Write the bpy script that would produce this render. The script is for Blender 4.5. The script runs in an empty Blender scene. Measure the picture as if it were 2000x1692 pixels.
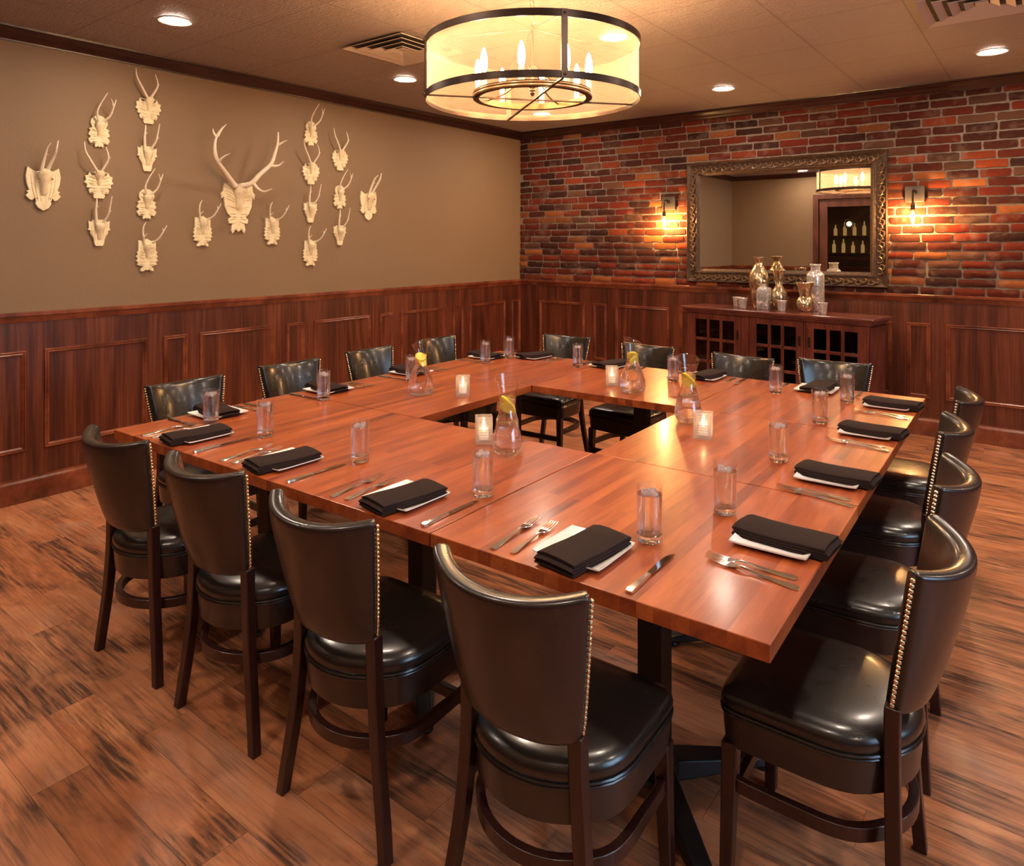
import bpy, bmesh, math, random
from mathutils import Vector, Matrix
random.seed(7)
PI = math.pi
scene = bpy.context.scene
COL = scene.collection

# ------------------------------------------------------------------ camera, world, exposure
cam_d = bpy.data.cameras.new('camera'); cam = bpy.data.objects.new('camera', cam_d); COL.objects.link(cam)
cam_d.sensor_fit = 'HORIZONTAL'; cam_d.sensor_width = 36.0
cam_d.lens = 1370.97 / 2000 * 36.0
cam_d.shift_x = 0.0; cam_d.shift_y = -(846 - 476.19) / 2000
cam_d.clip_start = 0.02
cam.location = (0, 0, 1.545); cam.rotation_euler = (PI/2, 0, 0.6551)
scene.camera = cam
scene.view_settings.view_transform = 'Standard'; scene.view_settings.look = 'None'
scene.view_settings.gamma = 1; scene.view_settings.use_curve_mapping = False
scene.view_settings.exposure = 1.9
try:
    scene.cycles.use_denoising = True
    scene.cycles.max_bounces = 14; scene.cycles.transparent_max_bounces = 24
    scene.cycles.transmission_bounces = 10; scene.cycles.sample_clamp_indirect = 6
    scene.cycles.caustics_refractive = True
except Exception: pass
W = bpy.data.worlds.new('world'); scene.world = W; W.use_nodes = True
W.node_tree.nodes['Background'].inputs[0].default_value = (0.45, 0.65, 1.0, 1)
W.node_tree.nodes['Background'].inputs[1].default_value = 1.2
CAN_E = 80.0      # recessed can strength
BULB_E = 125.0    # chandelier bulbs
SCONCE_E = 560.0
DAY_E = 4.0      # daylight through the window of the right wall

# room constants (metres; camera stands at x=0,y=0)
XL, XR, YB, YF, ZC = -4.886, 2.4, 6.527, -0.34, 2.826
RAIL = 1.136

# ------------------------------------------------------------------ helpers
def setp(o, label=None, cat=None, group=None, kind=None):
    if label: o['label'] = label
    if cat: o['category'] = cat
    if group: o['group'] = group
    if kind: o['kind'] = kind
    return o
def empty(name, loc=(0,0,0), rz=0.0, label=None, cat=None, group=None):
    o = bpy.data.objects.new(name, None); COL.objects.link(o)
    o.location = loc; o.rotation_euler = (0, 0, rz); o.empty_display_size = .05
    return setp(o, label, cat, group)
def link(name, bm, m, parent=None, smooth=True, loc=None, rz=0.0, bevel=0.0, subsurf=0):
    bmesh.ops.recalc_face_normals(bm, faces=bm.faces[:])
    me = bpy.data.meshes.new(name); bm.to_mesh(me); bm.free()
    me.materials.append(m)
    if smooth:
        for p in me.polygons: p.use_smooth = True
    o = bpy.data.objects.new(name, me); COL.objects.link(o)
    if parent: o.parent = parent
    if loc is not None: o.location = loc
    if rz: o.rotation_euler = (0, 0, rz)
    if bevel:
        b = o.modifiers.new('bevel', 'BEVEL'); b.width = bevel; b.segments = 2; b.limit_method = 'ANGLE'; b.angle_limit = .7
        b.harden_normals = False
    if subsurf:
        s_ = o.modifiers.new('subd', 'SUBSURF'); s_.levels = subsurf; s_.render_levels = subsurf
    if smooth and not subsurf:
        try:
            me.set_sharp_from_angle(angle=0.7)
        except Exception: pass
    return o
def box(bm, x0, x1, y0, y1, z0, z1, M=None):
    vs = [bm.verts.new(Vector(p)) for p in ((x0,y0,z0),(x1,y0,z0),(x1,y1,z0),(x0,y1,z0),(x0,y0,z1),(x1,y0,z1),(x1,y1,z1),(x0,y1,z1))]
    if M is not None:
        for v in vs: v.co = M @ v.co
    for f in ((0,3,2,1),(4,5,6,7),(0,1,5,4),(1,2,6,5),(2,3,7,6),(3,0,4,7)): bm.faces.new([vs[i] for i in f])
    return vs
def lathe(bm, prof, n=32, c=(0,0), sx=1.0, sy=1.0, cap0=True, cap1=True, fz=None):
    rings = []
    for r, z in prof:
        ring = []
        for i in range(n):
            a = 2*PI*i/n; x = r*math.cos(a)*sx; y = r*math.sin(a)*sy
            zz = z + (fz(x, y, z) if fz else 0)
            ring.append(bm.verts.new((c[0]+x, c[1]+y, zz)))
        rings.append(ring)
    for a, b in zip(rings, rings[1:]):
        for i in range(n): bm.faces.new((a[i], a[(i+1)%n], b[(i+1)%n], b[i]))
    if cap0: bm.faces.new(rings[0][::-1])
    if cap1: bm.faces.new(rings[-1])
    return rings
def loft(bm, sections, closed_ends=True, ring_closed=True):
    R = [[bm.verts.new(p) for p in s] for s in sections]
    for a, b in zip(R, R[1:]):
        n = len(a)
        for i in range(n if ring_closed else n-1): bm.faces.new((a[i], a[(i+1)%n], b[(i+1)%n], b[i]))
    if closed_ends:
        bm.faces.new(R[0][::-1]); bm.faces.new(R[-1])
    return R
def catmull(pts, n=6):
    P = [Vector(p) for p in pts]; P = [P[0]*2-P[1]] + P + [P[-1]*2-P[-2]]; out = []
    for i in range(1, len(P)-2):
        for k in range(n):
            t = k/n
            out.append(.5*((2*P[i]) + (P[i+1]-P[i-1])*t + (2*P[i-1]-5*P[i]+4*P[i+1]-P[i+2])*t*t + (3*P[i]-P[i-1]-3*P[i+1]+P[i+2])*t**3))
    out.append(P[-2]); return out
def tube(bm, pts, r0, r1=None, n=8, smooth=5, tip=True, power=1.0, wob=0):
    r1 = r0 if r1 is None else r1
    path = catmull(pts, smooth) if smooth else [Vector(p) for p in pts]
    secs = []; up = Vector((0.13, .21, .97)).normalized(); m = len(path)
    for i, p in enumerate(path):
        d = (path[min(i+1, m-1)] - path[max(i-1, 0)]).normalized()
        a = d.cross(up)
        if a.length < 1e-3: a = d.cross(Vector((1, 0, 0)))
        a.normalize(); b = d.cross(a).normalized(); up = a.cross(d).normalized()
        t = i/(m-1); r = r0 + (r1-r0)*t**power
        if wob: r *= 1 + wob*math.sin(i*2.3)
        secs.append([p + (a*math.cos(2*PI*k/n) + b*math.sin(2*PI*k/n))*r for k in range(n)])
    loft(bm, secs)
def sphere(bm, c, r, u=8, v=6, sc=(1,1,1)):
    ret = bmesh.ops.create_uvsphere(bm, u_segments=u, v_segments=v, radius=r)
    for w in ret['verts']: w.co = Vector((w.co.x*sc[0]+c[0], w.co.y*sc[1]+c[1], w.co.z*sc[2]+c[2]))
def extrude_path(bm, prof, path):
    # prof: (out, z) list; path: list of (point2d, outward-dir2d) -> swept moulding
    secs = [[Vector((p[0]+d[0]*o, p[1]+d[1]*o, z)) for o, z in prof] for p, d in path]
    loft(bm, secs)
def copy_tree(o, parent=None):
    c = o.copy(); COL.objects.link(c)
    if parent: c.parent = parent
    for ch in list(o.children): copy_tree(ch, c)
    return c

# ------------------------------------------------------------------ materials
def mat(name):
    m = bpy.data.materials.new(name); m.use_nodes = True
    nt = m.node_tree; return m, nt, nt.nodes['Principled BSDF'], nt.nodes, nt.links
def inp(b, **k):
    names = {'col':'Base Color','rough':'Roughness','metal':'Metallic','coat':'Coat Weight','coatr':'Coat Roughness','ior':'IOR','spec':'Specular IOR Level','trans':'Transmission Weight','em':'Emission Color','ems':'Emission Strength','alpha':'Alpha','sheen':'Sheen Weight','sss':'Subsurface Weight'}
    for q, v in k.items():
        if q in ('col', 'em') and len(v) == 3: v = (*v, 1)
        b.inputs[names[q]].default_value = v
def plain(name, col, rough=.5, **k):
    m, nt, b, N, L = mat(name); inp(b, col=col, rough=rough, **k); return m
def ramp(N, L, src, stops):
    r = N.new('ShaderNodeValToRGB'); e = r.color_ramp.elements
    while len(e) < len(stops): e.new(.5)
    for i, (p, c) in enumerate(stops): e[i].position = p; e[i].color = (*c, 1)
    L.new(src, r.inputs[0]); return r.outputs[0]
def coords(N, L, scale=(1,1,1), rot=(0,0,0), loc=(0,0,0), kind='Object'):
    t = N.new('ShaderNodeTexCoord'); mp = N.new('ShaderNodeMapping')
    mp.inputs['Scale'].default_value = scale; mp.inputs['Rotation'].default_value = rot; mp.inputs['Location'].default_value = loc
    L.new(t.outputs[kind], mp.inputs[0]); return mp.outputs[0]
def noise(N, L, vec, scale=5, detail=4, rough=.55, dist=0.0, w=None):
    n = N.new('ShaderNodeTexNoise'); n.inputs['Scale'].default_value = scale; n.inputs['Detail'].default_value = detail
    n.inputs['Roughness'].default_value = rough; n.inputs['Distortion'].default_value = dist
    if w is not None: n.noise_dimensions = '4D'; L.new(w, n.inputs['W'])
    if vec is not None: L.new(vec, n.inputs['Vector'])
    return n.outputs[0]
def math_(N, L, op, a, b=None, c=None, clamp=False):
    n = N.new('ShaderNodeMath'); n.operation = op; n.use_clamp = clamp
    for i, v in enumerate((a, b, c)):
        if v is None: continue
        if isinstance(v, (int, float)): n.inputs[i].default_value = v
        else: L.new(v, n.inputs[i])
    return n.outputs[0]
def mix(N, L, fac, a, b, mode='MIX'):
    n = N.new('ShaderNodeMix'); n.data_type = 'RGBA'; n.blend_type = mode
    for idx, v in ((0, fac), (6, a), (7, b)):
        if isinstance(v, (int, float)): n.inputs[idx].default_value = v
        elif isinstance(v, tuple): n.inputs[idx].default_value = (*v, 1)
        else: L.new(v, n.inputs[idx])
    return n.outputs[2]
def bump(N, L, b, h, dist=.002, strength=1.0):
    n = N.new('ShaderNodeBump'); n.inputs['Distance'].default_value = dist; n.inputs['Strength'].default_value = strength
    L.new(h, n.inputs['Height']); L.new(n.outputs[0], b.inputs['Normal']); return n

def wood_panel(name, dark, mid, light, grain=(1,1,1), coat=.35, rough=.38, freq=26):
    # stained oak with cathedral grain; grain = scale vector, small along the grain
    m, nt, b, N, L = mat(name)
    v = coords(N, L, grain)
    n1 = noise(N, L, v, 1.3, 2, .5, .3)
    ring = math_(N, L, 'SINE', math_(N, L, 'MULTIPLY', n1, freq*2.2))
    ring = math_(N, L, 'MULTIPLY_ADD', ring, .5, .5)
    v2 = coords(N, L, tuple(g*(30 if g >= .9 else 9) for g in grain))
    n2 = noise(N, L, v2, 2.2, 3, .6)
    big = noise(N, L, coords(N, L, (1.1,1.1,.6)), 1.6, 2)
    f = math_(N, L, 'MULTIPLY_ADD', ring, .17, math_(N, L, 'MULTIPLY_ADD', n2, .70, math_(N, L, 'MULTIPLY', big, .3)))
    L.new(ramp(N, L, f, [(.30, dark), (.55, mid), (.80, light)]), b.inputs['Base Color'])
    inp(b, rough=rough, coat=coat, coatr=.18)
    bump(N, L, b, n2, .0006, .5)
    return m
M = {}
M['wain_x'] = wood_panel('stained_oak_left', (.022,.0042,.002), (.078,.016,.0065), (.17,.042,.016), (1,1,.12), freq=34)
M['wain_trim'] = wood_panel('stained_oak_moulding', (.05,.010,.005), (.16,.037,.015), (.28,.08,.034), (.4,.4,.4), coat=.7, rough=.26)
M['crown'] = wood_panel('dark_crown_wood', (.010,.002,.0015), (.026,.0045,.003), (.05,.009,.006), (.4,.4,1), coat=.25, rough=.38)
M['cabinet'] = wood_panel('cabinet_mahogany', (.035,.008,.006), (.10,.022,.014), (.19,.048,.026), (1.2,1.2,.3), coat=.5, rough=.3)
M['cabinet_top'] = wood_panel('cabinet_top_wood', (.05,.011,.008), (.12,.028,.019), (.2,.055,.035), (.25,1.2,1.2), coat=.6, rough=.22)

def table_wood():
    m, nt, b, N, L = mat('table_top_wood')
    geo = N.new('ShaderNodeTexCoord'); oi = N.new('ShaderNodeObjectInfo')
    br = N.new('ShaderNodeTexBrick'); mp = N.new('ShaderNodeMapping'); mp.inputs['Rotation'].default_value = (0,0,PI/2)
    L.new(geo.outputs['Object'], mp.inputs[0]); L.new(mp.outputs[0], br.inputs['Vector'])
    br.inputs['Scale'].default_value = 1; br.inputs['Brick Width'].default_value = 1.3; br.inputs['Row Height'].default_value = .041
    br.inputs['Mortar Size'].default_value = 0.0; br.inputs['Color1'].default_value = (0,0,0,1); br.inputs['Color2'].default_value = (1,1,1,1)
    br.inputs['Bias'].default_value = 0; br.offset = .37
    w = math_(N, L, 'MULTIPLY', oi.outputs['Random'], 20)
    wb_ = math_(N, L, 'MULTIPLY_ADD', br.outputs['Color'], 9.0, w)
    v = coords(N, L, (7, 1.0, 7))
    g = noise(N, L, v, 2.0, 4, .6, .5, w=wb_)
    v2 = coords(N, L, (60, 3.0, 60)); g2 = noise(N, L, v2, 2.0, 2, .6)
    f = math_(N, L, 'MULTIPLY_ADD', br.outputs['Color'], .17, math_(N, L, 'MULTIPLY_ADD', g, .72, math_(N, L, 'MULTIPLY', g2, .16)))
    L.new(ramp(N, L, f, [(.30, (.12,.021,.008)), (.5, (.28,.055,.014)), (.74, (.47,.120,.030))]), b.inputs['Base Color'])
    inp(b, rough=.33, coat=.22, coatr=.15, spec=.4)
    bump(N, L, b, g2, .0003, .4)
    return m
M['table'] = table_wood()
def floor_mat():
    m, nt, b, N, L = mat('plank_floor_vinyl')
    geo = N.new('ShaderNodeTexCoord')
    def planks(mort, off):
        br = N.new('ShaderNodeTexBrick'); mp = N.new('ShaderNodeMapping'); mp.inputs['Location'].default_value = (.4, -.888+.0, 0)
        L.new(geo.outputs['Object'], mp.inputs[0]); L.new(mp.outputs[0], br.inputs['Vector'])
        br.inputs['Scale'].default_value = 1; br.inputs['Brick Width'].default_value = .93; br.inputs['Row Height'].default_value = .1524
        br.inputs['Mortar Size'].default_value = mort; br.inputs['Mortar Smooth'].default_value = 0
        br.inputs['Color1'].default_value = (0,0,0,1); br.inputs['Color2'].default_value = (1,1,1,1); br.inputs['Mortar'].default_value = (.5,.5,.5,1)
        br.offset = .37; br.offset_frequency = 2; return br
    br = planks(0, 0); bm_ = planks(.0011, 0)
    w = math_(N, L, 'MULTIPLY', br.outputs['Color'], 37.0)
    v = coords(N, L, (1.0, 4.6, 1))
    n1 = noise(N, L, v, 2.1, 6, .62, 1.1, w=w)
    v2 = coords(N, L, (2.2, 38, 1)); n2 = noise(N, L, v2, 1.7, 4, .65, .6, w=w)
    v3 = coords(N, L, (.8, 2.0, 1)); n3 = noise(N, L, v3, 2.3, 4, .6, .8, w=w)
    basec = ramp(N, L, n1, [(.30, (.25,.082,.034)), (.50, (.53,.185,.074)), (.72, (.70,.32,.15))])
    tint = mix(N, L, math_(N, L, 'MULTIPLY', br.outputs['Color'], .4), basec, (.46,.21,.115))
    # dark weathered streaks
    st = math_(N, L, 'MULTIPLY', ramp(N, L, n3, [(.46, (0,0,0)), (.58, (1,1,1))]), ramp(N, L, n2, [(.38, (0,0,0)), (.58, (1,1,1))]))
    c1_ = mix(N, L, math_(N, L, 'MULTIPLY', st, .92), tint, (.055,.027,.019))
    # pale greyish wear
    pw = math_(N, L, 'MULTIPLY', ramp(N, L, n3, [(.30, (1,1,1)), (.42, (0,0,0))]), .4)
    c2_ = mix(N, L, pw, c1_, (.42,.26,.19))
    v4 = coords(N, L, (2.2, 75, 1)); n4 = noise(N, L, v4, 1.5, 3, .6, .3, w=w)
    c2_ = mix(N, L, math_(N, L, 'MULTIPLY', ramp(N, L, n4, [(.30, (1,1,1)), (.50, (0,0,0))]), .55), c2_, (.12,.045,.024))
    mm = math_(N, L, 'MULTIPLY', bm_.outputs['Fac'], .55)
    c3_ = mix(N, L, mm, c2_, (.05,.02,.012))
    L.new(c3_, b.inputs['Base Color'])
    inp(b, spec=.45)
    L.new(ramp(N, L, n2, [(.2, (.34,.34,.34)), (.8, (.50,.50,.50))]), b.inputs['Roughness'])
    h = math_(N, L, 'SUBTRACT', math_(N, L, 'MULTIPLY', n2, .35), bm_.outputs['Fac'])
    bump(N, L, b, h, .0009, .6)
    return m
M['floor'] = floor_mat()
def plaster(name, col, bsc=220, d=.0012):
    m, nt, b, N, L = mat(name)
    n = noise(N, L, coords(N, L), bsc, 3, .6); n2 = noise(N, L, coords(N, L), 1.2, 2)
    L.new(mix(N, L, math_(N, L, 'MULTIPLY', n2, .35), col, tuple(c*.85 for c in col)), b.inputs['Base Color'])
    inp(b, rough=.6, spec=.3); bump(N, L, b, noise(N, L, coords(N, L), 55, 3, .6), d*2, .8); return m
M['wall'] = plaster('taupe_plaster', (.235,.150,.083))
def ceiling_mat():
    m, nt, b, N, L = mat('embossed_ceiling_tile')
    tc = N.new('ShaderNodeTexCoord'); sp = N.new('ShaderNodeSeparateXYZ'); L.new(tc.outputs['Object'], sp.inputs[0])
    def cell(o, off, size):  # 0..1 within tile
        return math_(N, L, 'FRACT', math_(N, L, 'DIVIDE', math_(N, L, 'ADD', o, off), size))
    def line(fr, wd):
        a = math_(N, L, 'ABSOLUTE', math_(N, L, 'SUBTRACT', fr, .5))
        return math_(N, L, 'GREATER_THAN', a, .5-wd)
    def ringline(fr, pos, wd):
        a = math_(N, L, 'ABSOLUTE', math_(N, L, 'SUBTRACT', math_(N, L, 'ABSOLUTE', math_(N, L, 'SUBTRACT', fr, .5)), pos))
        return math_(N, L, 'LESS_THAN', a, wd)
    fx = cell(sp.outputs[0], 1.228+6.1, .6096); fy = cell(sp.outputs[1], -1.745+12.192, .6096)
    hx = cell(sp.outputs[0], 1.228+6.1, .3048); hy = cell(sp.outputs[1], -1.745+12.192, .3048)
    seam = math_(N, L, 'MAXIMUM', line(fx, .006), line(fy, .006))
    rib = math_(N, L, 'MAXIMUM', ringline(fx, .47, .006), ringline(fy, .47, .006))
    rib2 = math_(N, L, 'MAXIMUM', ringline(hx, .47, .008), ringline(hy, .47, .008))
    # embossed scrolls: rings warped around each half-tile centre
    cx_ = math_(N, L, 'SUBTRACT', hx, .5); cy_ = math_(N, L, 'SUBTRACT', hy, .5)
    ax = math_(N, L, 'ABSOLUTE', cx_); ay = math_(N, L, 'ABSOLUTE', cy_)
    r2 = math_(N, L, 'SQRT', math_(N, L, 'ADD', math_(N, L, 'MULTIPLY', ax, ax), math_(N, L, 'MULTIPLY', ay, ay)))
    ang = math_(N, L, 'ARCTAN2', ay, ax)
    pet = math_(N, L, 'SINE', math_(N, L, 'MULTIPLY_ADD', ang, 8.0, math_(N, L, 'MULTIPLY', r2, 34)))
    pet2 = math_(N, L, 'SINE', math_(N, L, 'MULTIPLY_ADD', ang, -8.0, math_(N, L, 'MULTIPLY', r2, 52)))
    pat = math_(N, L, 'MULTIPLY', math_(N, L, 'GREATER_THAN', math_(N, L, 'MULTIPLY', pet, pet2), .35), math_(N, L, 'LESS_THAN', r2, .43))
    n = noise(N, L, coords(N, L), 55, 3, .7)
    h = math_(N, L, 'MULTIPLY_ADD', n, .5, math_(N, L, 'MULTIPLY_ADD', pat, .55, math_(N, L, 'MULTIPLY_ADD', rib, .9, math_(N, L, 'MULTIPLY', rib2, .5))))
    h = math_(N, L, 'SUBTRACT', h, math_(N, L, 'MULTIPLY', seam, 1.5))
    L.new(mix(N, L, math_(N, L, 'MULTIPLY', seam, .5), (.40,.325,.295), (.12,.08,.06)), b.inputs['Base Color'])
    inp(b, rough=.5); st_ = noise(N, L, coords(N, L, (9, 55, 1)), 1.6, 3, .6, .8); h = math_(N, L, 'MULTIPLY_ADD', st_, .8, h)
    bump(N, L, b, h, .022, 1.0); return m
M['ceiling'] = ceiling_mat()
def brick_mat():
    m, nt, b, N, L = mat('old_brick')
    at = N.new('ShaderNodeAttribute'); at.attribute_name = 'brickcol'
    n = noise(N, L, coords(N, L), 38, 5, .7); n2 = noise(N, L, coords(N, L), 9, 3)
    c = mix(N, L, ramp(N, L, n, [(.35, (1,1,1)), (.65, (0,0,0))]), at.outputs['Color'], mix(N, L, .34, at.outputs['Color'], (.08,.042,.027)))
    c = mix(N, L, math_(N, L, 'MULTIPLY', ramp(N, L, n2, [(.55, (0,0,0)), (.8, (1,1,1))]), .35), c, (.36,.25,.18))
    L.new(c, b.inputs['Base Color']); inp(b, rough=.85, spec=.2)
    bump(N, L, b, n, .004, .7); return m
M['brick'] = brick_mat()
def mortar_mat():
    m, nt, b, N, L = mat('sandy_mortar')
    n = noise(N, L, coords(N, L), 120, 4, .7)
    L.new(ramp(N, L, n, [(.3, (.20,.155,.115)), (.7, (.34,.265,.20))]), b.inputs['Base Color']); inp(b, rough=.95, spec=.1)
    bump(N, L, b, n, .003, .7); return m
M['mortar'] = mortar_mat()
def leather(name, col, rough=.24):
    m, nt, b, N, L = mat(name)
    v = coords(N, L); n = noise(N, L, v, 90, 2, .5)
    nn = noise(N, L, v, 11, 5, .62, 1.6)
    ln = math_(N, L, 'LESS_THAN', math_(N, L, 'ABSOLUTE', math_(N, L, 'SUBTRACT', nn, .5)), .006)
    nn2 = noise(N, L, coords(N, L, (1.3,.8,1), loc=(3,1,2)), 17, 4, .6, 1.2)
    ln = math_(N, L, 'MAXIMUM', ln, math_(N, L, 'LESS_THAN', math_(N, L, 'ABSOLUTE', math_(N, L, 'SUBTRACT', nn2, .47)), .004))
    cr = math_(N, L, 'MULTIPLY', ln, ramp(N, L, noise(N, L, v, 6, 2), [(.45, (0,0,0)), (.62, (1,1,1))]))
    L.new(mix(N, L, math_(N, L, 'MULTIPLY', cr, .22), col, (.07,.05,.04)), b.inputs['Base Color'])
    L.new(ramp(N, L, noise(N, L, v, 14, 3), [(.3, (rough-.01,)*3), (.7, (rough+.05,)*3)]), b.inputs['Roughness'])
    inp(b, spec=.55, coat=.3, coatr=.14)
    bump(N, L, b, n, .00025, .3); return m
M['leather'] = leather('black_leather', (.011,.008,.0065), .27)
M['leather_back'] = leather('dark_brown_leather', (.019,.0105,.009), .30)
M['chair_wood'] = wood_panel('espresso_wood', (.012,.003,.002), (.024,.006,.0045), (.04,.011,.008), (1,1,.2), coat=.3, rough=.35)
M['nail'] = plain('antique_brass_nail', (.85,.66,.42), .25, metal=1)
M['black_metal'] = plain('black_powder_coat', (.012,.011,.012), .38)
M['silver'] = plain('polished_flatware', (.90,.86,.80), .16, metal=1)
M['china'] = plain('white_china', (.86,.84,.82), .15, coat=.4)
def napkin_mat():
    m, nt, b, N, L = mat('dark_brown_linen')
    inp(b, col=(.025,.014,.0125), rough=.9, spec=.15)
    bump(N, L, b, noise(N, L, coords(N, L), 900, 2), .0004, .6); return m
M['napkin'] = napkin_mat()
def thin_glass(name, tint=(1,1,1), refl=.04, base=.06):
    m = bpy.data.materials.new(name); m.use_nodes = True; nt = m.node_tree; N = nt.nodes; L = nt.links
    N.remove(N['Principled BSDF']); out = N['Material Output']
    tr = N.new('ShaderNodeBsdfTransparent'); tr.inputs[0].default_value = (*tint, 1)
    gl = N.new('ShaderNodeBsdfGlossy'); gl.inputs['Roughness'].default_value = .03; gl.inputs[0].default_value = (1,1,1,1)
    lw = N.new('ShaderNodeLayerWeight'); lw.inputs[0].default_value = .35
    f = math_(N, L, 'MULTIPLY_ADD', math_(N, L, 'POWER', lw.outputs['Facing'], 2.2), .62, base)
    mx = N.new('ShaderNodeMixShader'); L.new(f, mx.inputs[0]); L.new(tr.outputs[0], mx.inputs[1]); L.new(gl.outputs[0], mx.inputs[2]); L.new(mx.outputs[0], out.inputs[0])
    return m
M['glass'] = thin_glass('clear_glass', base=.075)
M['pane'] = thin_glass('glass_pane', (.93,.96,.95), base=.05)
M['cab_glass'] = thin_glass('smoky_cabinet_glass', (.30,.31,.34), base=.05)
M['solid_glass'] = plain('solid_glass', (1,1,1), .02, trans=1, ior=1.45)
M['water'] = plain('water', (1,1,1), .0, trans=1, ior=1.33)
def part_clear(m, k):
    nt = m.node_tree; N = nt.nodes; L = nt.links; b = N['Principled BSDF']; out = N['Material Output']
    tr = N.new('ShaderNodeBsdfTransparent'); mx = N.new('ShaderNodeMixShader'); mx.inputs[0].default_value = k
    L.new(b.outputs[0], mx.inputs[1]); L.new(tr.outputs[0], mx.inputs[2]); L.new(mx.outputs[0], out.inputs[0])
part_clear(M['water'], .35)
M['ice'] = plain('ice', (.95,.97,1), .25, trans=.85, ior=1.3)
def ribbed_glass():
    m, nt, b, N, L = mat('ribbed_glass'); inp(b, col=(1,.97,.95), rough=.12, trans=.75, ior=1.4)
    tc = N.new('ShaderNodeTexCoord'); sp = N.new('ShaderNodeSeparateXYZ'); L.new(tc.outputs['Object'], sp.inputs[0])
    a = math_(N, L, 'SINE', math_(N, L, 'MULTIPLY', sp.outputs[2], 1300)); bump(N, L, b, a, .002, .8); return m
M['ribbed'] = plain('ribbed_clear_glass', (1,.97,.95), .16, trans=.82, ior=1.35)
part_clear(M['ribbed'], .38)
M['lemon'] = plain('lemon', (1.0,.78,.03), .35, sss=.1)
M['lemon_flesh'] = plain('lemon_flesh', (1.0,.88,.16), .3)
M['wax'] = plain('candle_wax', (.9,.82,.7), .5, em=(1,.72,.4), ems=.12)  # faint emission paints the flame's light into the wax
M['flame'] = plain('flame', (1,.8,.5), .5, em=(1,.62,.25), ems=16)
M['bone'] = None
def bone():
    m, nt, b, N, L = mat('cream_resin'); n = noise(N, L, coords(N, L), 30, 4, .6)
    L.new(ramp(N, L, n, [(.3, (.72,.57,.32)), (.7, (.90,.79,.53))]), b.inputs['Base Color']); inp(b, rough=.5)
    bump(N, L, b, n, .004, .6); return m
M['bone'] = bone()
M['antler'] = plain('cream_antler', (.78,.67,.50), .42)
def gilt():
    m, nt, b, N, L = mat('antique_gilt_frame'); n = noise(N, L, coords(N, L), 45, 5, .7)
    L.new(ramp(N, L, n, [(.3, (.030,.014,.007)), (.6, (.085,.044,.022)), (.8, (.16,.09,.045))]), b.inputs['Base Color']); inp(b, rough=.45, metal=.3)
    bump(N, L, b, n, .004, .7); return m
M['gilt'] = gilt()  # dark base holds both antique patina and the painted shade of the recesses
M['gilt_hi'] = plain('gilt_relief_highlight', (.135,.075,.04), .38, metal=.4)  # lighter than the frame: highlights of the carving put into the colour
M['mirror'] = plain('mirror_glass', (.86,.85,.82), .01, metal=1)
M['bronze'] = plain('dark_bronze', (.055,.035,.026), .33, metal=.75)
M['bronze_ring'] = plain('aged_bronze', (.12,.06,.03), .35, metal=.8)
M['vent'] = plain('vent_enamel', (.50,.42,.36), .4)
M['vent_dark'] = plain('duct_dark', (.03,.022,.018), .8)
M['trim_white'] = plain('can_trim', (.6,.5,.43), .4)
M['can'] = plain('can_lamp', (1,1,1), .5, em=(1,.82,.65), ems=CAN_E)
M['bulb'] = plain('flame_bulb', (1,.9,.7), .3, em=(1,.58,.25), ems=BULB_E)
M['edison'] = plain('edison_bulb', (1,.8,.5), .3, em=(1,.52,.17), ems=SCONCE_E)
M['sleeve'] = plain('candle_sleeve', (.75,.52,.28), .4, em=(1,.55,.2), ems=.6)  # sleeve is no lamp; the bulb's glow on it is added as emission
def sheer():
    m = bpy.data.materials.new('sheer_shade'); m.use_nodes = True; nt = m.node_tree; N = nt.nodes; L = nt.links
    N.remove(N['Principled BSDF']); out = N['Material Output']
    tr = N.new('ShaderNodeBsdfTransparent'); tr.inputs[0].default_value = (1,.96,.92,1)
    tl = N.new('ShaderNodeBsdfTranslucent'); tl.inputs[0].default_value = (.50,.40,.33,1)
    df = N.new('ShaderNodeBsdfDiffuse'); df.inputs[0].default_value = (.52,.42,.35,1)
    a = N.new('ShaderNodeMixShader'); a.inputs[0].default_value = .45; L.new(tl.outputs[0], a.inputs[1]); L.new(df.outputs[0], a.inputs[2])
    lw = N.new('ShaderNodeLayerWeight'); lw.inputs[0].default_value = .5
    f = math_(N, L, 'MULTIPLY_ADD', math_(N, L, 'POWER', lw.outputs['Facing'], 2.5), .34, .26)
    mx = N.new('ShaderNodeMixShader'); L.new(f, mx.inputs[0]); L.new(tr.outputs[0], mx.inputs[1]); L.new(a.outputs[0], mx.inputs[2]); L.new(mx.outputs[0], out.inputs[0])
    return m
M['sheer'] = sheer()
def mercury(name, c0, c1):
    m, nt, b, N, L = mat(name); n = noise(N, L, coords(N, L), 60, 5, .75)
    L.new(ramp(N, L, n, [(.38, c0), (.6, c1)]), b.inputs['Base Color']); inp(b, metal=.9)
    L.new(ramp(N, L, n, [(.3, (.35,.35,.35)), (.6, (.08,.08,.08))]), b.inputs['Roughness'])
    bump(N, L, b, noise(N, L, coords(N, L), 30, 2), .004, .5); return m
M['merc_gold'] = mercury('gold_mercury_glass', (.32,.19,.08), (.95,.80,.52))
M['merc_silver'] = mercury('silver_mercury_glass', (.34,.32,.31), (.95,.92,.88))
M['merc_silver'].node_tree.nodes['Principled BSDF'].inputs['Metallic'].default_value = .6
M['cab_dark'] = plain('cabinet_glass', (.006,.007,.01), .06)
M['door_wood'] = wood_panel('door_wood', (.03,.008,.005), (.09,.024,.014), (.16,.045,.024), (1,1,.2), coat=.3)

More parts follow.
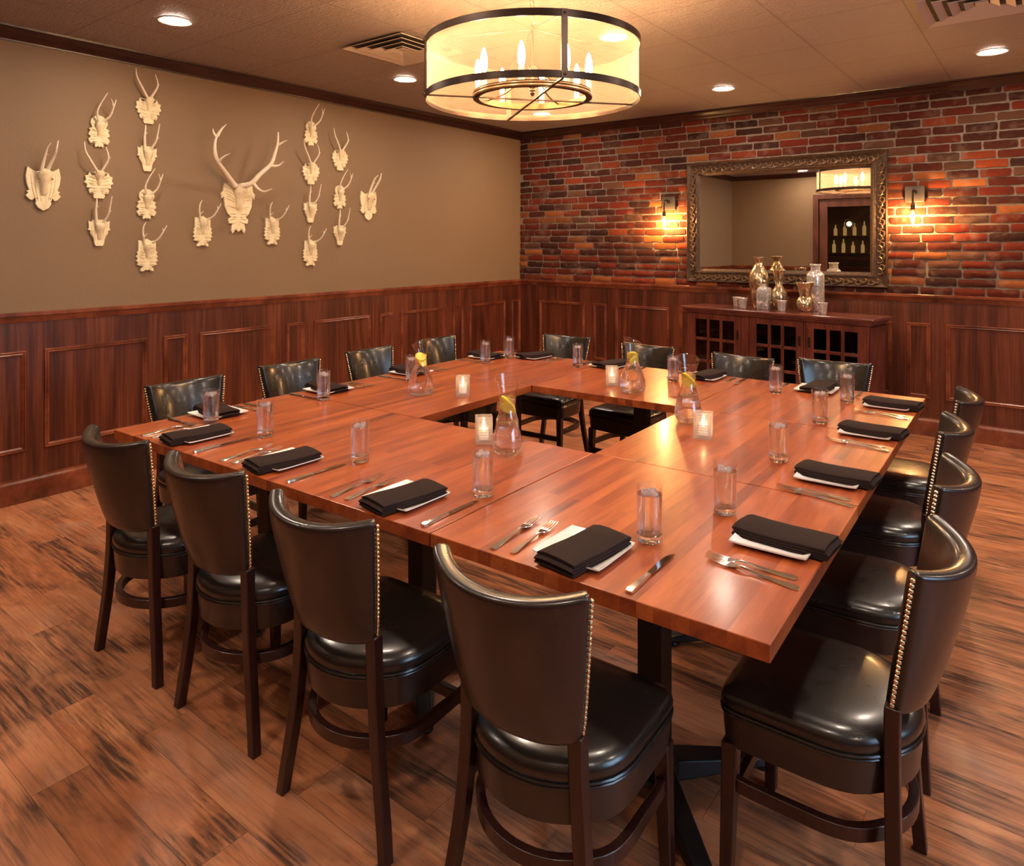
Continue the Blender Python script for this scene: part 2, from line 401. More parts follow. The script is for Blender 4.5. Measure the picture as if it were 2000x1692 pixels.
# ------------------------------------------------------------------ room shell
def shell_box(name, x0, x1, y0, y1, z0, z1, m):
    bm = bmesh.new(); box(bm, x0, x1, y0, y1, z0, z1)
    o = link(name, bm, m, smooth=False); o['kind'] = 'structure'; return o
shell_box('floor', XL-.1, XR+.1, YF-3.2, YB+.1, -.1, 0, M['floor'])
shell_box('ceiling', XL-.1, XR+.1, YF-3.2, YB+.1, ZC, ZC+.1, M['ceiling'])
shell_box('wall_left', XL-.1, XL, YF-.1, YB+.1, 0, ZC, M['wall'])
# rear wall with a door opening (x -3.30 .. -2.38, z 0 .. 2.32)
DX0, DX1, DZ = -3.31, -2.33, 2.34
bm = bmesh.new()
box(bm, XL-.1, DX0, YF-.1, YF, 0, ZC); box(bm, DX1, XR+.1, YF-.1, YF, 0, ZC); box(bm, DX0, DX1, YF-.1, YF, DZ, ZC)
o = link('wall_rear', bm, M['wall'], smooth=False); o['kind'] = 'structure'
# right wall with a window opening
WY0, WY1, WZ0, WZ1 = .55, 2.75, .95, 2.35
bm = bmesh.new()
box(bm, XR, XR+.1, YF-.1, WY0, 0, ZC); box(bm, XR, XR+.1, WY1, YB+.1, 0, ZC)
box(bm, XR, XR+.1, WY0, WY1, 0, WZ0); box(bm, XR, XR+.1, WY0, WY1, WZ1, ZC)
o = link('wall_right', bm, M['wall'], smooth=False); o['kind'] = 'structure'
win = empty('window_1', (XR, 0, 0)); win['kind'] = 'structure'
bm = bmesh.new()
for a, b_, c, d in ((WY0-.07, WY0, WZ0-.07, WZ1+.07), (WY1, WY1+.07, WZ0-.07, WZ1+.07), (WY0, WY1, WZ0-.07, WZ0), (WY0, WY1, WZ1, WZ1+.07), ((WY0+WY1)/2-.02, (WY0+WY1)/2+.02, WZ0, WZ1)):
    box(bm, -.02, .06, a, b_, c, d)
link('window_frame', bm, M['door_wood'], win, smooth=False)
bm = bmesh.new(); box(bm, .03, .036, WY0, WY1, WZ0, WZ1); link('window_pane', bm, M['pane'], win, smooth=False)
ld = bpy.data.lights.new('daylight', 'AREA'); ld.shape = 'RECTANGLE'; ld.size = WY1-WY0; ld.size_y = WZ1-WZ0; ld.color = (.55,.78,1.0); ld.energy = DAY_E*4
lo = bpy.data.objects.new('daylight', ld); COL.objects.link(lo); lo.location = (XR+.15, (WY0+WY1)/2, (WZ0+WZ1)/2); lo.rotation_euler = (0, PI/2, 0)

# brick wall: mortar bed plus every course of bricks
bed = shell_box('wall_back', XL-.1, XR+.1, YB, YB+.1, 0, ZC, M['mortar'])
bm = bmesh.new(); lay = bm.loops.layers.color.new('brickcol')
pal = [((.40,.125,.055), 6), ((.34,.100,.048), 5), ((.25,.090,.055), 4), ((.20,.085,.060), 2.2), ((.58,.32,.15), 2.6), ((.50,.20,.080), 4), ((.34,.21,.15), 2.6), ((.28,.11,.065), 3)]
tot = sum(w for _, w in pal)
def pick():
    r = random.random()*tot
    for c, w in pal:
        r -= w
        if r <= 0: break
    k = random.uniform(.82, 1.18); return tuple(min(1, x*k) for x in c)
z = RAIL + .002; row = 0
while z < ZC-.03:
    x = XL + random.uniform(-.20, -.02)
    low = max(0, 1-(z-RAIL)/.9)
    while x < XR:
        ln = random.uniform(.195, .245); h = random.uniform(.053, .061)
        if z + h > ZC: h = ZC - z - .003
        x0, x1 = max(x, XL+.002), min(x+ln, XR)
        if x1-x0 > .03:
            dep = random.uniform(.010, .016) + low*random.uniform(0, .014)
            col = pick(); nx, nz = 6, 3; tl_ = random.uniform(-.003, .003)
            G = {}
            for i in range(nx+1):
                for j in range(nz+1):
                    e = (i in (0, nx)) or (j in (0, nz))
                    px = x0 + (x1-x0)*i/nx + random.uniform(-.0018, .0018); pz = z + h*j/nz + tl_*(i/nx-.5)
                    if j in (0, nz): pz += random.uniform(-.0025, .0025)*(1+low)
                    d = dep*(.62 if e else 1) + random.uniform(-.0012, .0018)*(1+low)
                    if (i in (0, nx)) and (j in (0, nz)): d *= .8; px += .004*(1 if i == 0 else -1)
                    G[i, j] = bm.verts.new((px, YB-d, pz))
            for i in range(nx):
                for j in range(nz):
                    f = bm.faces.new((G[i,j], G[i+1,j], G[i+1,j+1], G[i,j+1]))
                    for lp in f.loops: lp[lay] = (*col, 1)
            ring = [G[i,0] for i in range(nx+1)] + [G[nx,j] for j in range(1, nz+1)] + [G[i,nz] for i in range(nx-1, -1, -1)] + [G[0,j] for j in range(nz-1, 0, -1)]
            back = [bm.verts.new((v.co.x, YB+.004, v.co.z)) for v in ring]
            for k in range(len(ring)):
                k2 = (k+1) % len(ring)
                f = bm.faces.new((ring[k], back[k], back[k2], ring[k2]))
                for lp in f.loops: lp[lay] = (*col, 1)
        x += ln + random.uniform(.010, .015)
    z += .0712; row += 1
bk = link('brickwork', bm, M['brick'], bed)

# wainscot, rails, baseboards, crown: swept per wall
def wall_frame(side):
    # returns origin, along dir, inward dir
    return {'left': (Vector((XL,0,0)), Vector((0,1,0)), Vector((1,0,0))), 'back': (Vector((0,YB,0)), Vector((1,0,0)), Vector((0,-1,0))),
            'rear': (Vector((0,YF,0)), Vector((1,0,0)), Vector((0,1,0))), 'right': (Vector((XR,0,0)), Vector((0,1,0)), Vector((-1,0,0)))}[side]
def sweep(bm, side, prof, a0, a1):
    o, al, inn = wall_frame(side)
    secs = [[o + al*a + inn*d + Vector((0,0,zz)) for d, zz in prof] for a in (a0, a1)]
    loft(bm, secs)
railprof = [(0,RAIL-.062),(.016,RAIL-.062),(.018,RAIL-.05),(.024,RAIL-.044),(.026,RAIL-.034),(.034,RAIL-.026),(.040,RAIL-.022),(.040,RAIL-.004),(.036,RAIL),(0,RAIL)]
baseprof = [(0,0),(.026,0),(.026,.105),(.022,.115),(.022,.122),(.016,.130),(.015,.146),(0,.146)]
crownprof = [(0,2.744),(.012,2.744),(.014,2.753),(.022,2.757),(.030,2.775),(.050,2.795),(.062,2.802),(.066,2.810),(.078,2.814),(.080,2.826),(0,2.826)]
def frame_mould(bm, side, a0, a1, z0, z1, base_d=.012):
    o, al, inn = wall_frame(side)
    prof = [(0,0),(0,.006),(.004,.012),(.010,.012),(.014,.006),(.020,.011),(.025,.008),(.030,0)]
    ca, cz = (a0+a1)/2, (z0+z1)/2
    for k in range(4):
        cs = [(a0,z0),(a1,z0),(a1,z1),(a0,z1)]; p, q = cs[k], cs[(k+1)%4]
        secs = []
        for c in (p, q):
            sa = 1 if c[0] < ca else -1; sz = 1 if c[1] < cz else -1
            secs.append([o + al*(c[0]+sa*u) + inn*(base_d+d) + Vector((0,0,c[1]+sz*u)) for u, d in prof])
        loft(bm, secs)
ext = {'left': (YF, YB), 'back': (XL, XR), 'right': (YF, YB)}
panels = {
 'left': [(1.65-.98*k+.0, 2.263-.98*k, 'b') for k in (1,)] + [(.0,.30,'x')][:0] + [(-.30,.31,'b'),(.41,.58,'s'),(.68,.0,'x')][:0],
}
LP = []
a = 5.604
for k in range(6): LP.append((a-.987*k, a+.613-.987*k)); LP.append((a+.726-.987*k, a+.894-.987*k))
BP = []
a = -4.611
for k in range(8):
    if k != 3: pass
    BP.append((a+.977*k, a+.585+.977*k)); BP.append((a+.977*k+.71, a+.87+.977*k))
BP = [(-4.611,-4.012),(-3.903,-3.739),(-3.635,-3.026),(-2.917,-2.75),(-2.64,-2.03),(-1.93,-1.76),(-1.65,-1.043),(-.935,-.768),(-.663,-.05),(.06,.23),(.33,.94),(1.04,1.21),(1.31,1.92),(2.02,2.19)]
def wainscot(side, spans, pans):
    bm = bmesh.new()
    for s0, s1 in spans:
        sweep(bm, side, [(0,0),(.012,0),(.012,RAIL-.03),(0,RAIL-.03)], s0, s1)
    w = link('trim_1' if side == 'left' else 'trim_2' if side == 'back' else 'trim_3' if side == 'rear' else 'trim_4', bm, M['wain_x'], smooth=False); w['kind'] = 'structure'
    bm = bmesh.new()
    for a0, a1 in pans: frame_mould(bm, side, a0, a1, .30, .905)
    if pans: link('panel_moulding', bm, M['wain_trim'], w)
    bm = bmesh.new()
    for s0, s1 in spans: sweep(bm, side, railprof, s0, s1)
    link('chair_rail', bm, M['wain_trim'], w)
    bm = bmesh.new()
    for s0, s1 in spans: sweep(bm, side, baseprof, s0, s1)
    bb = link('baseboard_'+side, bm, M['wain_trim']); bb['kind'] = 'structure'
wainscot('left', [(YF, YB)], [p for p in LP if p[0] > YF+.05])
wainscot('back', [(XL+.012, XR)], BP)
wainscot('rear', [(XL+.012, DX0-.09), (DX1+.09, XR)], [(-4.7,-4.1),(-4.0,-3.83)] + [(-2.0+.98*k, -1.4+.98*k) for k in range(4)])
wainscot('right', [(YF, YB)][:1], [(3.0+.98*k, 3.6+.98*k) for k in range(3)]) if False else None
bm = bmesh.new(); sweep(bm, 'right', [(0,0),(.012,0),(.012,.86),(0,.86)], YF, YB); w = link('trim_4', bm, M['wain_x'], smooth=False); w['kind'] = 'structure'
bm = bmesh.new(); sweep(bm, 'right', baseprof, YF, YB); w = link('baseboard_right', bm, M['wain_trim']); w['kind'] = 'structure'
for i, (side, a0, a1) in enumerate((('left',YF,YB), ('back',XL,XR), ('rear',XL,XR), ('right',YF,YB))):
    bm = bmesh.new(); sweep(bm, side, crownprof, a0, a1)
    o = link('trim_%d' % (5+i), bm, M['crown']); o['kind'] = 'structure'

# door in the rear wall (seen in the mirror) and a dim bar beyond it
dr = empty('door_1', (0, YF, 0)); dr['kind'] = 'structure'
bm = bmesh.new()
box(bm, DX0-.09, DX0, -.1, .02, 0, DZ+.09); box(bm, DX1, DX1+.09, -.1, .02, 0, DZ+.09); box(bm, DX0, DX1, -.1, .02, DZ, DZ+.09)
link('door_casing', bm, M['door_wood'], dr, smooth=False, bevel=.004)
bm = bmesh.new()
gx0, gx1, gz0, gz1 = DX0+.14, DX1-.15, .28, 2.20
box(bm, DX0+.004, gx0, -.07, -.03, .01, DZ-.004); box(bm, gx1, DX1-.004, -.07, -.03, .01, DZ-.004); box(bm, gx0, gx1, -.07, -.03, .01, gz0); box(bm, gx0, gx1, -.07, -.03, gz1, DZ-.004)
leaf = link('door_leaf', bm, M['door_wood'], dr, smooth=False, bevel=.004)
bm = bmesh.new(); box(bm, gx0, gx1, -.053, -.047, gz0, gz1); link('door_pane', bm, M['pane'], leaf, smooth=False)
bm = bmesh.new(); tube(bm, [(gx1+.06,-.03,.95),(gx1+.06,.02,.95),(gx1+.06,.02,1.15),(gx1+.06,-.03,1.15)], .008, smooth=3); link('door_handle', bm, M['silver'], leaf)
dark = plain('dark_bar_wall', (.045,.028,.02), .6)
bm = bmesh.new(); box(bm, XL-.1, XR+.1, YF-3.3, YF-3.2, 0, ZC); o = link('wall_bar', bm, dark, smooth=False); o['kind'] = 'structure'
bm = bmesh.new(); box(bm, XL-.2, XL-.1, YF-3.2, YF-.1, 0, ZC); o = link('wall_hall', bm, dark, smooth=False); o['kind'] = 'structure'
bm = bmesh.new(); box(bm, XR+.1, XR+.2, YF-3.2, YF-.1, 0, ZC); o = link('wall_hall_far', bm, dark, smooth=False); o['kind'] = 'structure'
amber = plain('amber_bottle', (.6,.25,.05), .1, em=(1,.55,.2), ems=.10)  # emission puts the glow of the bar lighting into the bottles themselves
bb = empty('bar_counter', (-3.0, YF-2.7, 0), 0, 'dark wooden bar counter seen through the glass door in the mirror', 'counter')
bm = bmesh.new(); box(bm, -1.2, 1.2, -.25, .25, 0, 1.02); link('counter_body', bm, M['door_wood'], bb, smooth=False)
bm = bmesh.new(); box(bm, -1.25, 1.25, -.3, .3, 1.02, 1.06); link('counter_top', bm, M['cabinet_top'], bb, smooth=False, bevel=.005)
bs = empty('bottle_shelf', (-3.0, YF-3.08, 0), 0, 'wall shelf of the bar reflected in the mirror behind the glass door', 'shelf')
bm = bmesh.new()
for zz in (1.35, 1.72): box(bm, -1.1, 1.1, -.12, .12, zz-.025, zz)
box(bm, -1.12, -1.1, -.12, .12, .9, 2.1); box(bm, 1.1, 1.12, -.12, .12, .9, 2.1); link('shelf_board', bm, M['door_wood'], bs, smooth=False)
bm = bmesh.new(); lathe(bm, [(.035,0),(.037,.01),(.037,.17),(.014,.21),(.013,.28)], 12); bot = link('bar_bottle', bm, amber)
for i in range(14):
    b2 = bot if i == 0 else bot.copy()
    if i: COL.objects.link(b2)
    b2.location = (-3.75+.19*(i % 8)+.03*(i//8), YF-3.06, 1.35 if i < 8 else 1.72); s_ = random.uniform(.8, 1.1); b2.scale = (1, 1, s_)
    setp(b2, 'amber bottle on the bar shelf, seen only as a reflection through the door glass', 'bottle', 'bottles on the bar shelf')
pn = empty('pendant_lamp', (-3.12, YF-1.5, 0), 0, 'small round wire pendant lamp reflected in the mirror door', 'lamp')
bm = bmesh.new(); sphere(bm, (0,0,1.93+.0), .045, 12, 8); link('globe', bm, plain('pendant_glow', (1,.8,.5), .4, em=(1,.65,.3), ems=5), pn)
bm = bmesh.new()
for k in range(6):
    a = k*PI/6; tube(bm, [(math.cos(a)*math.sin(t*PI/6)*.1, math.sin(a)*math.sin(t*PI/6)*.1, 1.93+.1*math.cos(t*PI/6)) for t in range(12)]+[(0,0,2.03)], .003, smooth=0, n=5)
link('wire_cage', bm, M['bronze'], pn)
bm = bmesh.new(); tube(bm, [(0,0,2.03),(0,0,ZC)], .003, smooth=0, n=6); link('cord', bm, M['bronze'], pn)

# ------------------------------------------------------------------ tables (eight 36 inch squares in a ring)
PHI = .0256; U = Vector((math.cos(PHI), math.sin(PHI), 0)); V = Vector((-math.sin(PHI), math.cos(PHI), 0)); O3 = Vector((-.4391, 1.4121, 0))
TT = .75
def T(u, v, z=0.0): return O3 + U*u + V*v + Vector((0, 0, z))
def make_table():
    r = empty('dining_table')
    bm = bmesh.new(); hw = .4555; box(bm, -hw, hw, -hw, hw, TT-.038, TT); link('tabletop', bm, M['table'], r, smooth=False, bevel=.0025)
    bm = bmesh.new(); box(bm, -.0375, .0375, -.0375, .0375, .055, TT-.055); link('column', bm, M['black_metal'], r, smooth=False, bevel=.004)
    bm = bmesh.new(); box(bm, -.17, .17, -.17, .17, TT-.056, TT-.038); link('mounting_plate', bm, M['black_metal'], r, smooth=False)
    bs_ = bmesh.new()
    for k in range(4):
        R_ = Matrix.Rotation(PI/4 + k*PI/2, 4, 'Z')
        secs = []
        for d, w_, zt in ((0,.045,.075),(.1,.042,.066),(.25,.034,.048),(.36,.026,.036)):
            secs.append([R_ @ Vector((d, yy, zz)) for yy, zz in ((-w_,.018),(w_,.018),(w_*.8,zt),(-w_*.8,zt))])
        loft(bs_, secs)
    lathe(bs_, [(.07,.02),(.07,.07),(.055,.085)], 20)
    base = link('cross_base', bs_, M['black_metal'], r, bevel=.004)
    for k in range(4):
        bm = bmesh.new(); a = PI/4+k*PI/2; lathe(bm, [(.024,0),(.026,.006),(.020,.018),(.008,.02),(.008,.03)], 14, c=(.335*math.cos(a), .335*math.sin(a))); link('glide_foot', bm, M['black_metal'], base)
    return r
cells = [
 (-2.2855,.457,'left corner table of the ring, with the front place by the antler wall'),
 (-1.3715,.457,'middle table of the near-left edge, bearing a carafe and candle'),
 (-.457,.457,'nearest corner table of the ring, its sharp corner pointing at the viewer'),
 (-.457,1.3715,'middle table along the right edge of the ring, under the square candle holder'),
 (-.457,2.2855,'corner table of the ring at far right, in front of the sideboard'),
 (-1.3715,2.2855,'middle table of the far edge, facing the brick wall'),
 (-2.2855,2.2855,'farthest corner table of the ring, next to the room corner'),
 (-2.2855,1.3715,'middle table along the antler wall side of the ring')]
proto = None
for i, (u, v, lb) in enumerate(cells):
    t = make_table() if i == 0 else copy_tree(proto)
    if i == 0: proto = t
    t.location = T(u, v); t.rotation_euler = (0, 0, PHI + random.uniform(-.0012, .0012)); setp(t, lb, 'table', 'square tables pushed into a hollow ring')

# ------------------------------------------------------------------ chairs
def seat_outline(sc=1.0, n=40, yo=0.0):
    pts = []
    for i in range(n):
        a = 2*PI*i/n; c, s_ = math.cos(a), math.sin(a)
        if s_ >= 0: e = .20
        else: e = .20 + .80*min(1, -s_*1.5)
        x = .205*math.copysign(abs(c)**e, c); y = .207*math.copysign(abs(s_)**(e if s_ >= 0 else .95), s_)
        pts.append((x*sc, y*sc+yo))
    return pts
def make_chair():
    r = empty('dining_chair')
    # seat cushion
    bm = bmesh.new(); secs = []
    for z_, sc in ((.432,.985),(.438,1.0),(.448,1.012),(.460,1.004),(.472,.96),(.481,.86),(.487,.66),(.490,.35),(.491,.08)):
        secs.append([Vector((x, y, z_)) for x, y in seat_outline(sc)])
    loft(bm, secs); link('seat', bm, M['leather'], r)
    bm = bmesh.new()
    loft(bm, [[Vector((x, y, z_)) for x, y in seat_outline(sc)] for z_, sc in ((.343,.94),(.345,.965),(.39,.985),(.426,.99),(.428,.97))])
    link('seat_band', bm, M['leather_back'], r)
    bm = bmesh.new()
    for z_, rr in ((.4315,.0042),(.4235,.003)):
        o_ = seat_outline(1.0); pts = [Vector((x, y, z_)) for x, y in o_]; n = len(pts); secs = []
        for i, p in enumerate(pts):
            d = (pts[(i+1)%n]-pts[i-1]).normalized(); a = Vector((d.y, -d.x, 0))
            secs.append([p + a*rr*math.cos(2*PI*k/6) + Vector((0,0,rr*math.sin(2*PI*k/6))) for k in range(6)])
        R = [[bm.verts.new(q) for q in s_] for s_ in secs]
        for i in range(n):
            A_, B_ = R[i], R[(i+1)%n]
            for k in range(6): bm.faces.new((A_[k], A_[(k+1)%6], B_[(k+1)%6], B_[k]))
    link('piping', bm, M['leather'], r)
    # curved back shell
    PH = math.radians(47)
    def surf(u, t, off):
        w = .157 + (.208-.157)*t**.9
        yc = -.222 + (-.312+.222)*t; sag = .052 + (.092-.052)*t
        zb = .518 + .012*abs(u)**5; zt = .848 + .020*u*u
        s_ = math.sin(u*PH)/math.sin(PH); cc = (1-math.cos(u*PH))/(1-math.cos(PH))
        # rounded lower corners pull the width in near the bottom
        w -= .004*max(0, 1-t/.15)**2*abs(u)**3
        a = u*PH*.95
        return Vector((w*s_ - math.sin(a)*off, yc + sag*cc + math.cos(a)*off, zb + (zt-zb)*t))
    nu, nt_ = 12, 9; us = [-1,-.94]+[-.82+1.64*i/(nu-4) for i in range(nu-3)]+[.94,1]; ts = [0,.05,.16,.32,.5,.68,.84,.95,1]
    def grid(bm, off0, puff):
        g = []
        for t in ts:
            row_ = []
            for u in us:
                e = max(0, 1-u**4)*max(0, 1-(2*t-1)**4)
                row_.append(bm.verts.new(surf(u, t, off0 + puff*e)))
            g.append(row_)
        return g
    bm = bmesh.new(); A_ = grid(bm, .0, -.010); B_ = grid(bm, .040, .012)
    for g, fl in ((A_, 0), (B_, 1)):
        for i in range(len(ts)-1):
            for j in range(len(us)-1):
                q = (g[i][j], g[i][j+1], g[i+1][j+1], g[i+1][j]); bm.faces.new(q if not fl else q[::-1])
    nInner0 = (len(ts)-1)*(len(us)-1)
    bm.faces.ensure_lookup_table()
    def border(g): 
        nI, nJ = len(ts), len(us)
        return [g[0][j] for j in range(nJ)] + [g[i][nJ-1] for i in range(1, nI)] + [g[nI-1][j] for j in range(nJ-2, -1, -1)] + [g[i][0] for i in range(nI-2, 0, -1)]
    ra, rb = border(A_), border(B_)
    for k in range(len(ra)):
        k2 = (k+1) % len(ra); bm.faces.new((ra[k], rb[k], rb[k2], ra[k2]))
    for f in bm.faces[:nInner0]: f.material_index = 0
    for k_, f in enumerate(bm.faces): f.material_index = 1 if k_ >= nInner0 else 0
    bo = link('backrest', bm, M['leather_back'], r, subsurf=2); bo.data.materials.append(M['leather'])
    for sg in (-1, 1):
        bm = bmesh.new(); nn = 26
        for k in range(nn):
            t = .06 + .885*k/(nn-1); p = surf(sg*1.0, t, .012); p += Vector((sg*.003, .0022, 0))
            sphere(bm, p, .0056, 7, 5)
        link('nailhead_trim', bm, M['nail'], r)
    # legs
    def leg(path, w0, w1, d0, d1, name='leg'):
        bm = bmesh.new(); P = catmull(path, 5); secs = []; m = len(P)
        for i, p in enumerate(P):
            t = i/(m-1); w_ = w0+(w1-w0)*t; d_ = d0+(d1-d0)*t
            secs.append([p + Vector((sx*w_/2, sy*d_/2, 0)) for sx, sy in ((-1,-1),(1,-1),(1,1),(-1,1))])
        loft(bm, secs); return link(name, bm, M['chair_wood'], r, bevel=.003)
    for sg in (-1, 1):
        leg([(sg*.202,-.180,0),(sg*.190,-.175,.08),(sg*.171,-.169,.19),(sg*.156,-.165,.30),(sg*.146,-.162,.42),(sg*.143,-.162,.50),(sg*.142,-.163,.545)], .028, .034, .030, .032)
        leg([(sg*.186,.188,0),(sg*.181,.183,.17),(sg*.178,.178,.35)], .028, .038, .028, .038)
    # bent stretcher ring
    bm = bmesh.new(); pts = [(x*.90, y*.90+.0) for x, y in seat_outline(1.0, 48)]; idx = [i for i in range(48) if not (0.12*48 < i < .38*48)]
    order = [i for i in range(18, 48)] + [i for i in range(0, 7)]
    secs = []
    for i in order:
        x, y = pts[i]; nrm = Vector((x/.185**1, y/.186, 0)).normalized(); p = Vector((x, y, 0))
        secs.append([p + nrm*.011 + Vector((0,0,.236)), p + nrm*.011 + Vector((0,0,.268)), p - nrm*.011 + Vector((0,0,.268)), p - nrm*.011 + Vector((0,0,.236))])
    loft(bm, secs); link('stretcher_ring', bm, M['chair_wood'], r, bevel=.002)
    bm = bmesh.new(); box(bm, -.165, .165, .172, .192, .19, .222); link('front_stretcher', bm, M['chair_wood'], r, smooth=False, bevel=.002)
    return r
S3 = 2.743
near = 'black leather dining chair, '
chairs = [  # (u, v, facing angle offset base, label tail)
 (-2.245, .000, 0, .04, 'leftmost in the near row with its back to the viewer'),
 (-1.678, .005, 0, .03, 'second from left in the row backing onto the viewer'),
 (-1.085,-.020, 0, .02, 'third from left in the row backing onto the viewer'),
 (-.475,-.022, 0, .0, 'largest and nearest, its back filling the front centre'),
 (.012, .435, 90, .0, 'right side of the ring, nearest to the viewer'),
 (-.005,1.060, 90, .02, 'right side of the ring, second from the viewer'),
 (-.055,1.720, 90, .04, 'right side of the ring, third from the viewer'),
 (-.045,2.350, 90, .04, 'right side of the ring, farthest, close to the brick wall'),
 (-.480,S3+.030, 180, .03, 'before the right end of the sideboard'),
 (-1.020,S3-.080, 180, -.16, 'before the left end of the sideboard'),
 (-1.670,S3-.005, 180, -.10, 'brick wall side, partly behind the pierced carafe'),
 (-2.340,S3+.080, 180, .02, 'brick wall side, nearest the room corner'),
 (-S3-.085,2.385, 270, .03, 'antler wall side, farthest one, half hidden by a carafe'),
 (-S3-.080,1.725, 270, .0, 'antler wall side, third from the front'),
 (-S3-.060,1.083, 270, -.06, 'antler wall side, second from the front'),
 (-S3-.030,.445, 270, -.05, 'antler wall side, front one at the left table end')]
cproto = None
for i, (u, v, a, da, lb) in enumerate(chairs):
    c = make_chair() if i == 0 else copy_tree(cproto)
    if i == 0: cproto = c
    c.location = T(u, v); c.rotation_euler = (0, 0, PHI + math.radians(a) + da); setp(c, near+lb, 'chair', 'leather chairs around the table ring')

# ------------------------------------------------------------------ tableware
def make_plate():
    bm = bmesh.new(); n = 6; hw = .098
    def zf(x, y): 
        e = max(abs(x), abs(y))/hw; k = min(abs(x), abs(y))/hw
        return .003 + .011*max(0, (e-.72)/.28)**1.3 + .004*max(0, k-.75)*4*.25
    g = {}; xs = [-1,-.93,-.8,-.6,-.3,0,.3,.6,.8,.93,1]
    for layer, dz in ((0, 0), (1, -.0038)):
        for i, x in enumerate(xs):
            for j, y in enumerate(xs):
                xx, yy = x*hw, y*hw; k = 1 - .02*abs(x*y)**4
                g[layer, i, j] = bm.verts.new((xx*k, yy*k, zf(xx, yy)+dz+.001))
    m_ = len(xs)
    for i in range(m_-1):
        for j in range(m_-1):
            bm.faces.new([g[0,a_,b_] for a_, b_ in ((i,j),(i+1,j),(i+1,j+1),(i,j+1))]); bm.faces.new([g[1,a_,b_] for a_, b_ in ((i,j),(i,j+1),(i+1,j+1),(i+1,j))])
    e0 = [(i,0) for i in range(m_)] + [(m_-1,j) for j in range(1,m_)] + [(i,m_-1) for i in range(m_-2,-1,-1)] + [(0,j) for j in range(m_-2,0,-1)]
    for k in range(len(e0)):
        a_, b_ = e0[k], e0[(k+1)%len(e0)]; bm.faces.new((g[1,*a_], g[1,*b_], g[0,*b_], g[0,*a_]))
    return link('side_plate', bm, M['china'])
def make_napkin(seed=1):
    rnd = random.Random(seed); bm = bmesh.new(); Lh, th, gap = .120, .0028, .0068; path = []
    nl = 4
    for k in range(nl):
        z_ = th + k*gap; ys = [-Lh, -Lh*.5, 0, Lh*.5, Lh] if k % 2 == 0 else [Lh, Lh*.5, 0, -Lh*.5, -Lh]
        for y in ys: path.append(Vector((0, y*(1-.012*k)+rnd.uniform(-.002,.002), z_)))
        if k < nl-1:
            sg = 1 if k % 2 == 0 else -1; path.append(Vector((0, sg*(Lh+.004), z_+gap/2)))
    secs_pts = []
    top, bot_ = [], []
    for i, p in enumerate(path):
        d = (path[min(i+1, len(path)-1)]-path[max(i-1, 0)]); d.normalize(); nrm = Vector((0, -d.z, d.y))
        top.append(p+nrm*th*.9); bot_.append(p-nrm*th*.9)
    prof = top + bot_[::-1]; hw = .062; xs = [-1,-.93,-.6,-.2,.2,.6,.93,1]
    secs = []
    for x in xs:
        secs.append([Vector((x*hw*(1-.05*(p.z/.02)*abs(x)), p.y, max(.0008, p.z*(1.12 - .22*abs(x)**3)*(1+.12*abs(p.y)/.12) + .0012*math.sin(x*3+p.y*25)))) for p in prof])
    R = [[bm.verts.new(q) for q in s_] for s_ in secs]; n = len(prof)
    for a_, b_ in zip(R, R[1:]):
        for i in range(n): bm.faces.new((a_[i], a_[(i+1)%n], b_[(i+1)%n], b_[i]))
    m2 = len(top)
    for R_ in (R[0], R[-1]):
        for i in range(m2-1): bm.faces.new((R_[i], R_[i+1], R_[n-2-i], R_[n-1-i]))
    return link('napkin', bm, M['napkin'], smooth=True)
def strip(bm, pts):  # pts: (y, halfwidth, z, thick)
    secs = [[Vector((-w,y,z)), Vector((w,y,z)), Vector((w*.8,y,z+t)), Vector((-w*.8,y,z+t))] for y, w, z, t in pts]
    loft(bm, secs)
def make_fork(L_=.20):
    bm = bmesh.new(); k = L_/.20
    strip(bm, [(0,.007,.001,.004),(.012*k,.0105,.001,.0045),(.05*k,.0075,.002,.004),(.10*k,.0035,.006,.0035),(.122*k,.003,.009,.003),(.132*k,.006,.008,.0026),(.142*k,.0115,.006,.0022),(.155*k,.0138,.0045,.002)])
    for j in range(4):
        x = (-1.5+j)*.0074
        secs = [[Vector((x-w,y,z)), Vector((x+w,y,z)), Vector((x+w,y,z+.0016)), Vector((x-w,y,z+.0016))] for y, w, z in ((.153*k,.0030,.0046),(.160*k,.0016,.0042),(.19*k,.0013,.0068),(.205*k,.0008,.0105))]
        loft(bm, secs)
    return link('dinner_fork', bm, M['silver'])
def make_knife():
    bm = bmesh.new()
    strip(bm, [(0,.0085,.001,.006),(.01,.0105,.001,.0075),(.05,.0085,.0015,.0065),(.09,.006,.002,.006),(.105,.0062,.002,.006)])
    kn = link('table_knife', bm, M['silver'])
    bm = bmesh.new(); secs = []
    for y, a0, a1 in ((.104,-.005,.005),(.115,-.008,.0075),(.16,-.0095,.0075),(.20,-.0095,.0075),(.222,-.007,.0075),(.238,.0,.0075),(.243,.005,.0072)):
        secs.append([Vector((a0,y,.0035)), Vector((a1,y,.0030)), Vector((a1,y,.0052)), Vector((a0,y,.0042))])
    loft(bm, secs); link('blade', bm, plain('knife_blade', (.45,.42,.42), .1, metal=1), kn)
    return kn
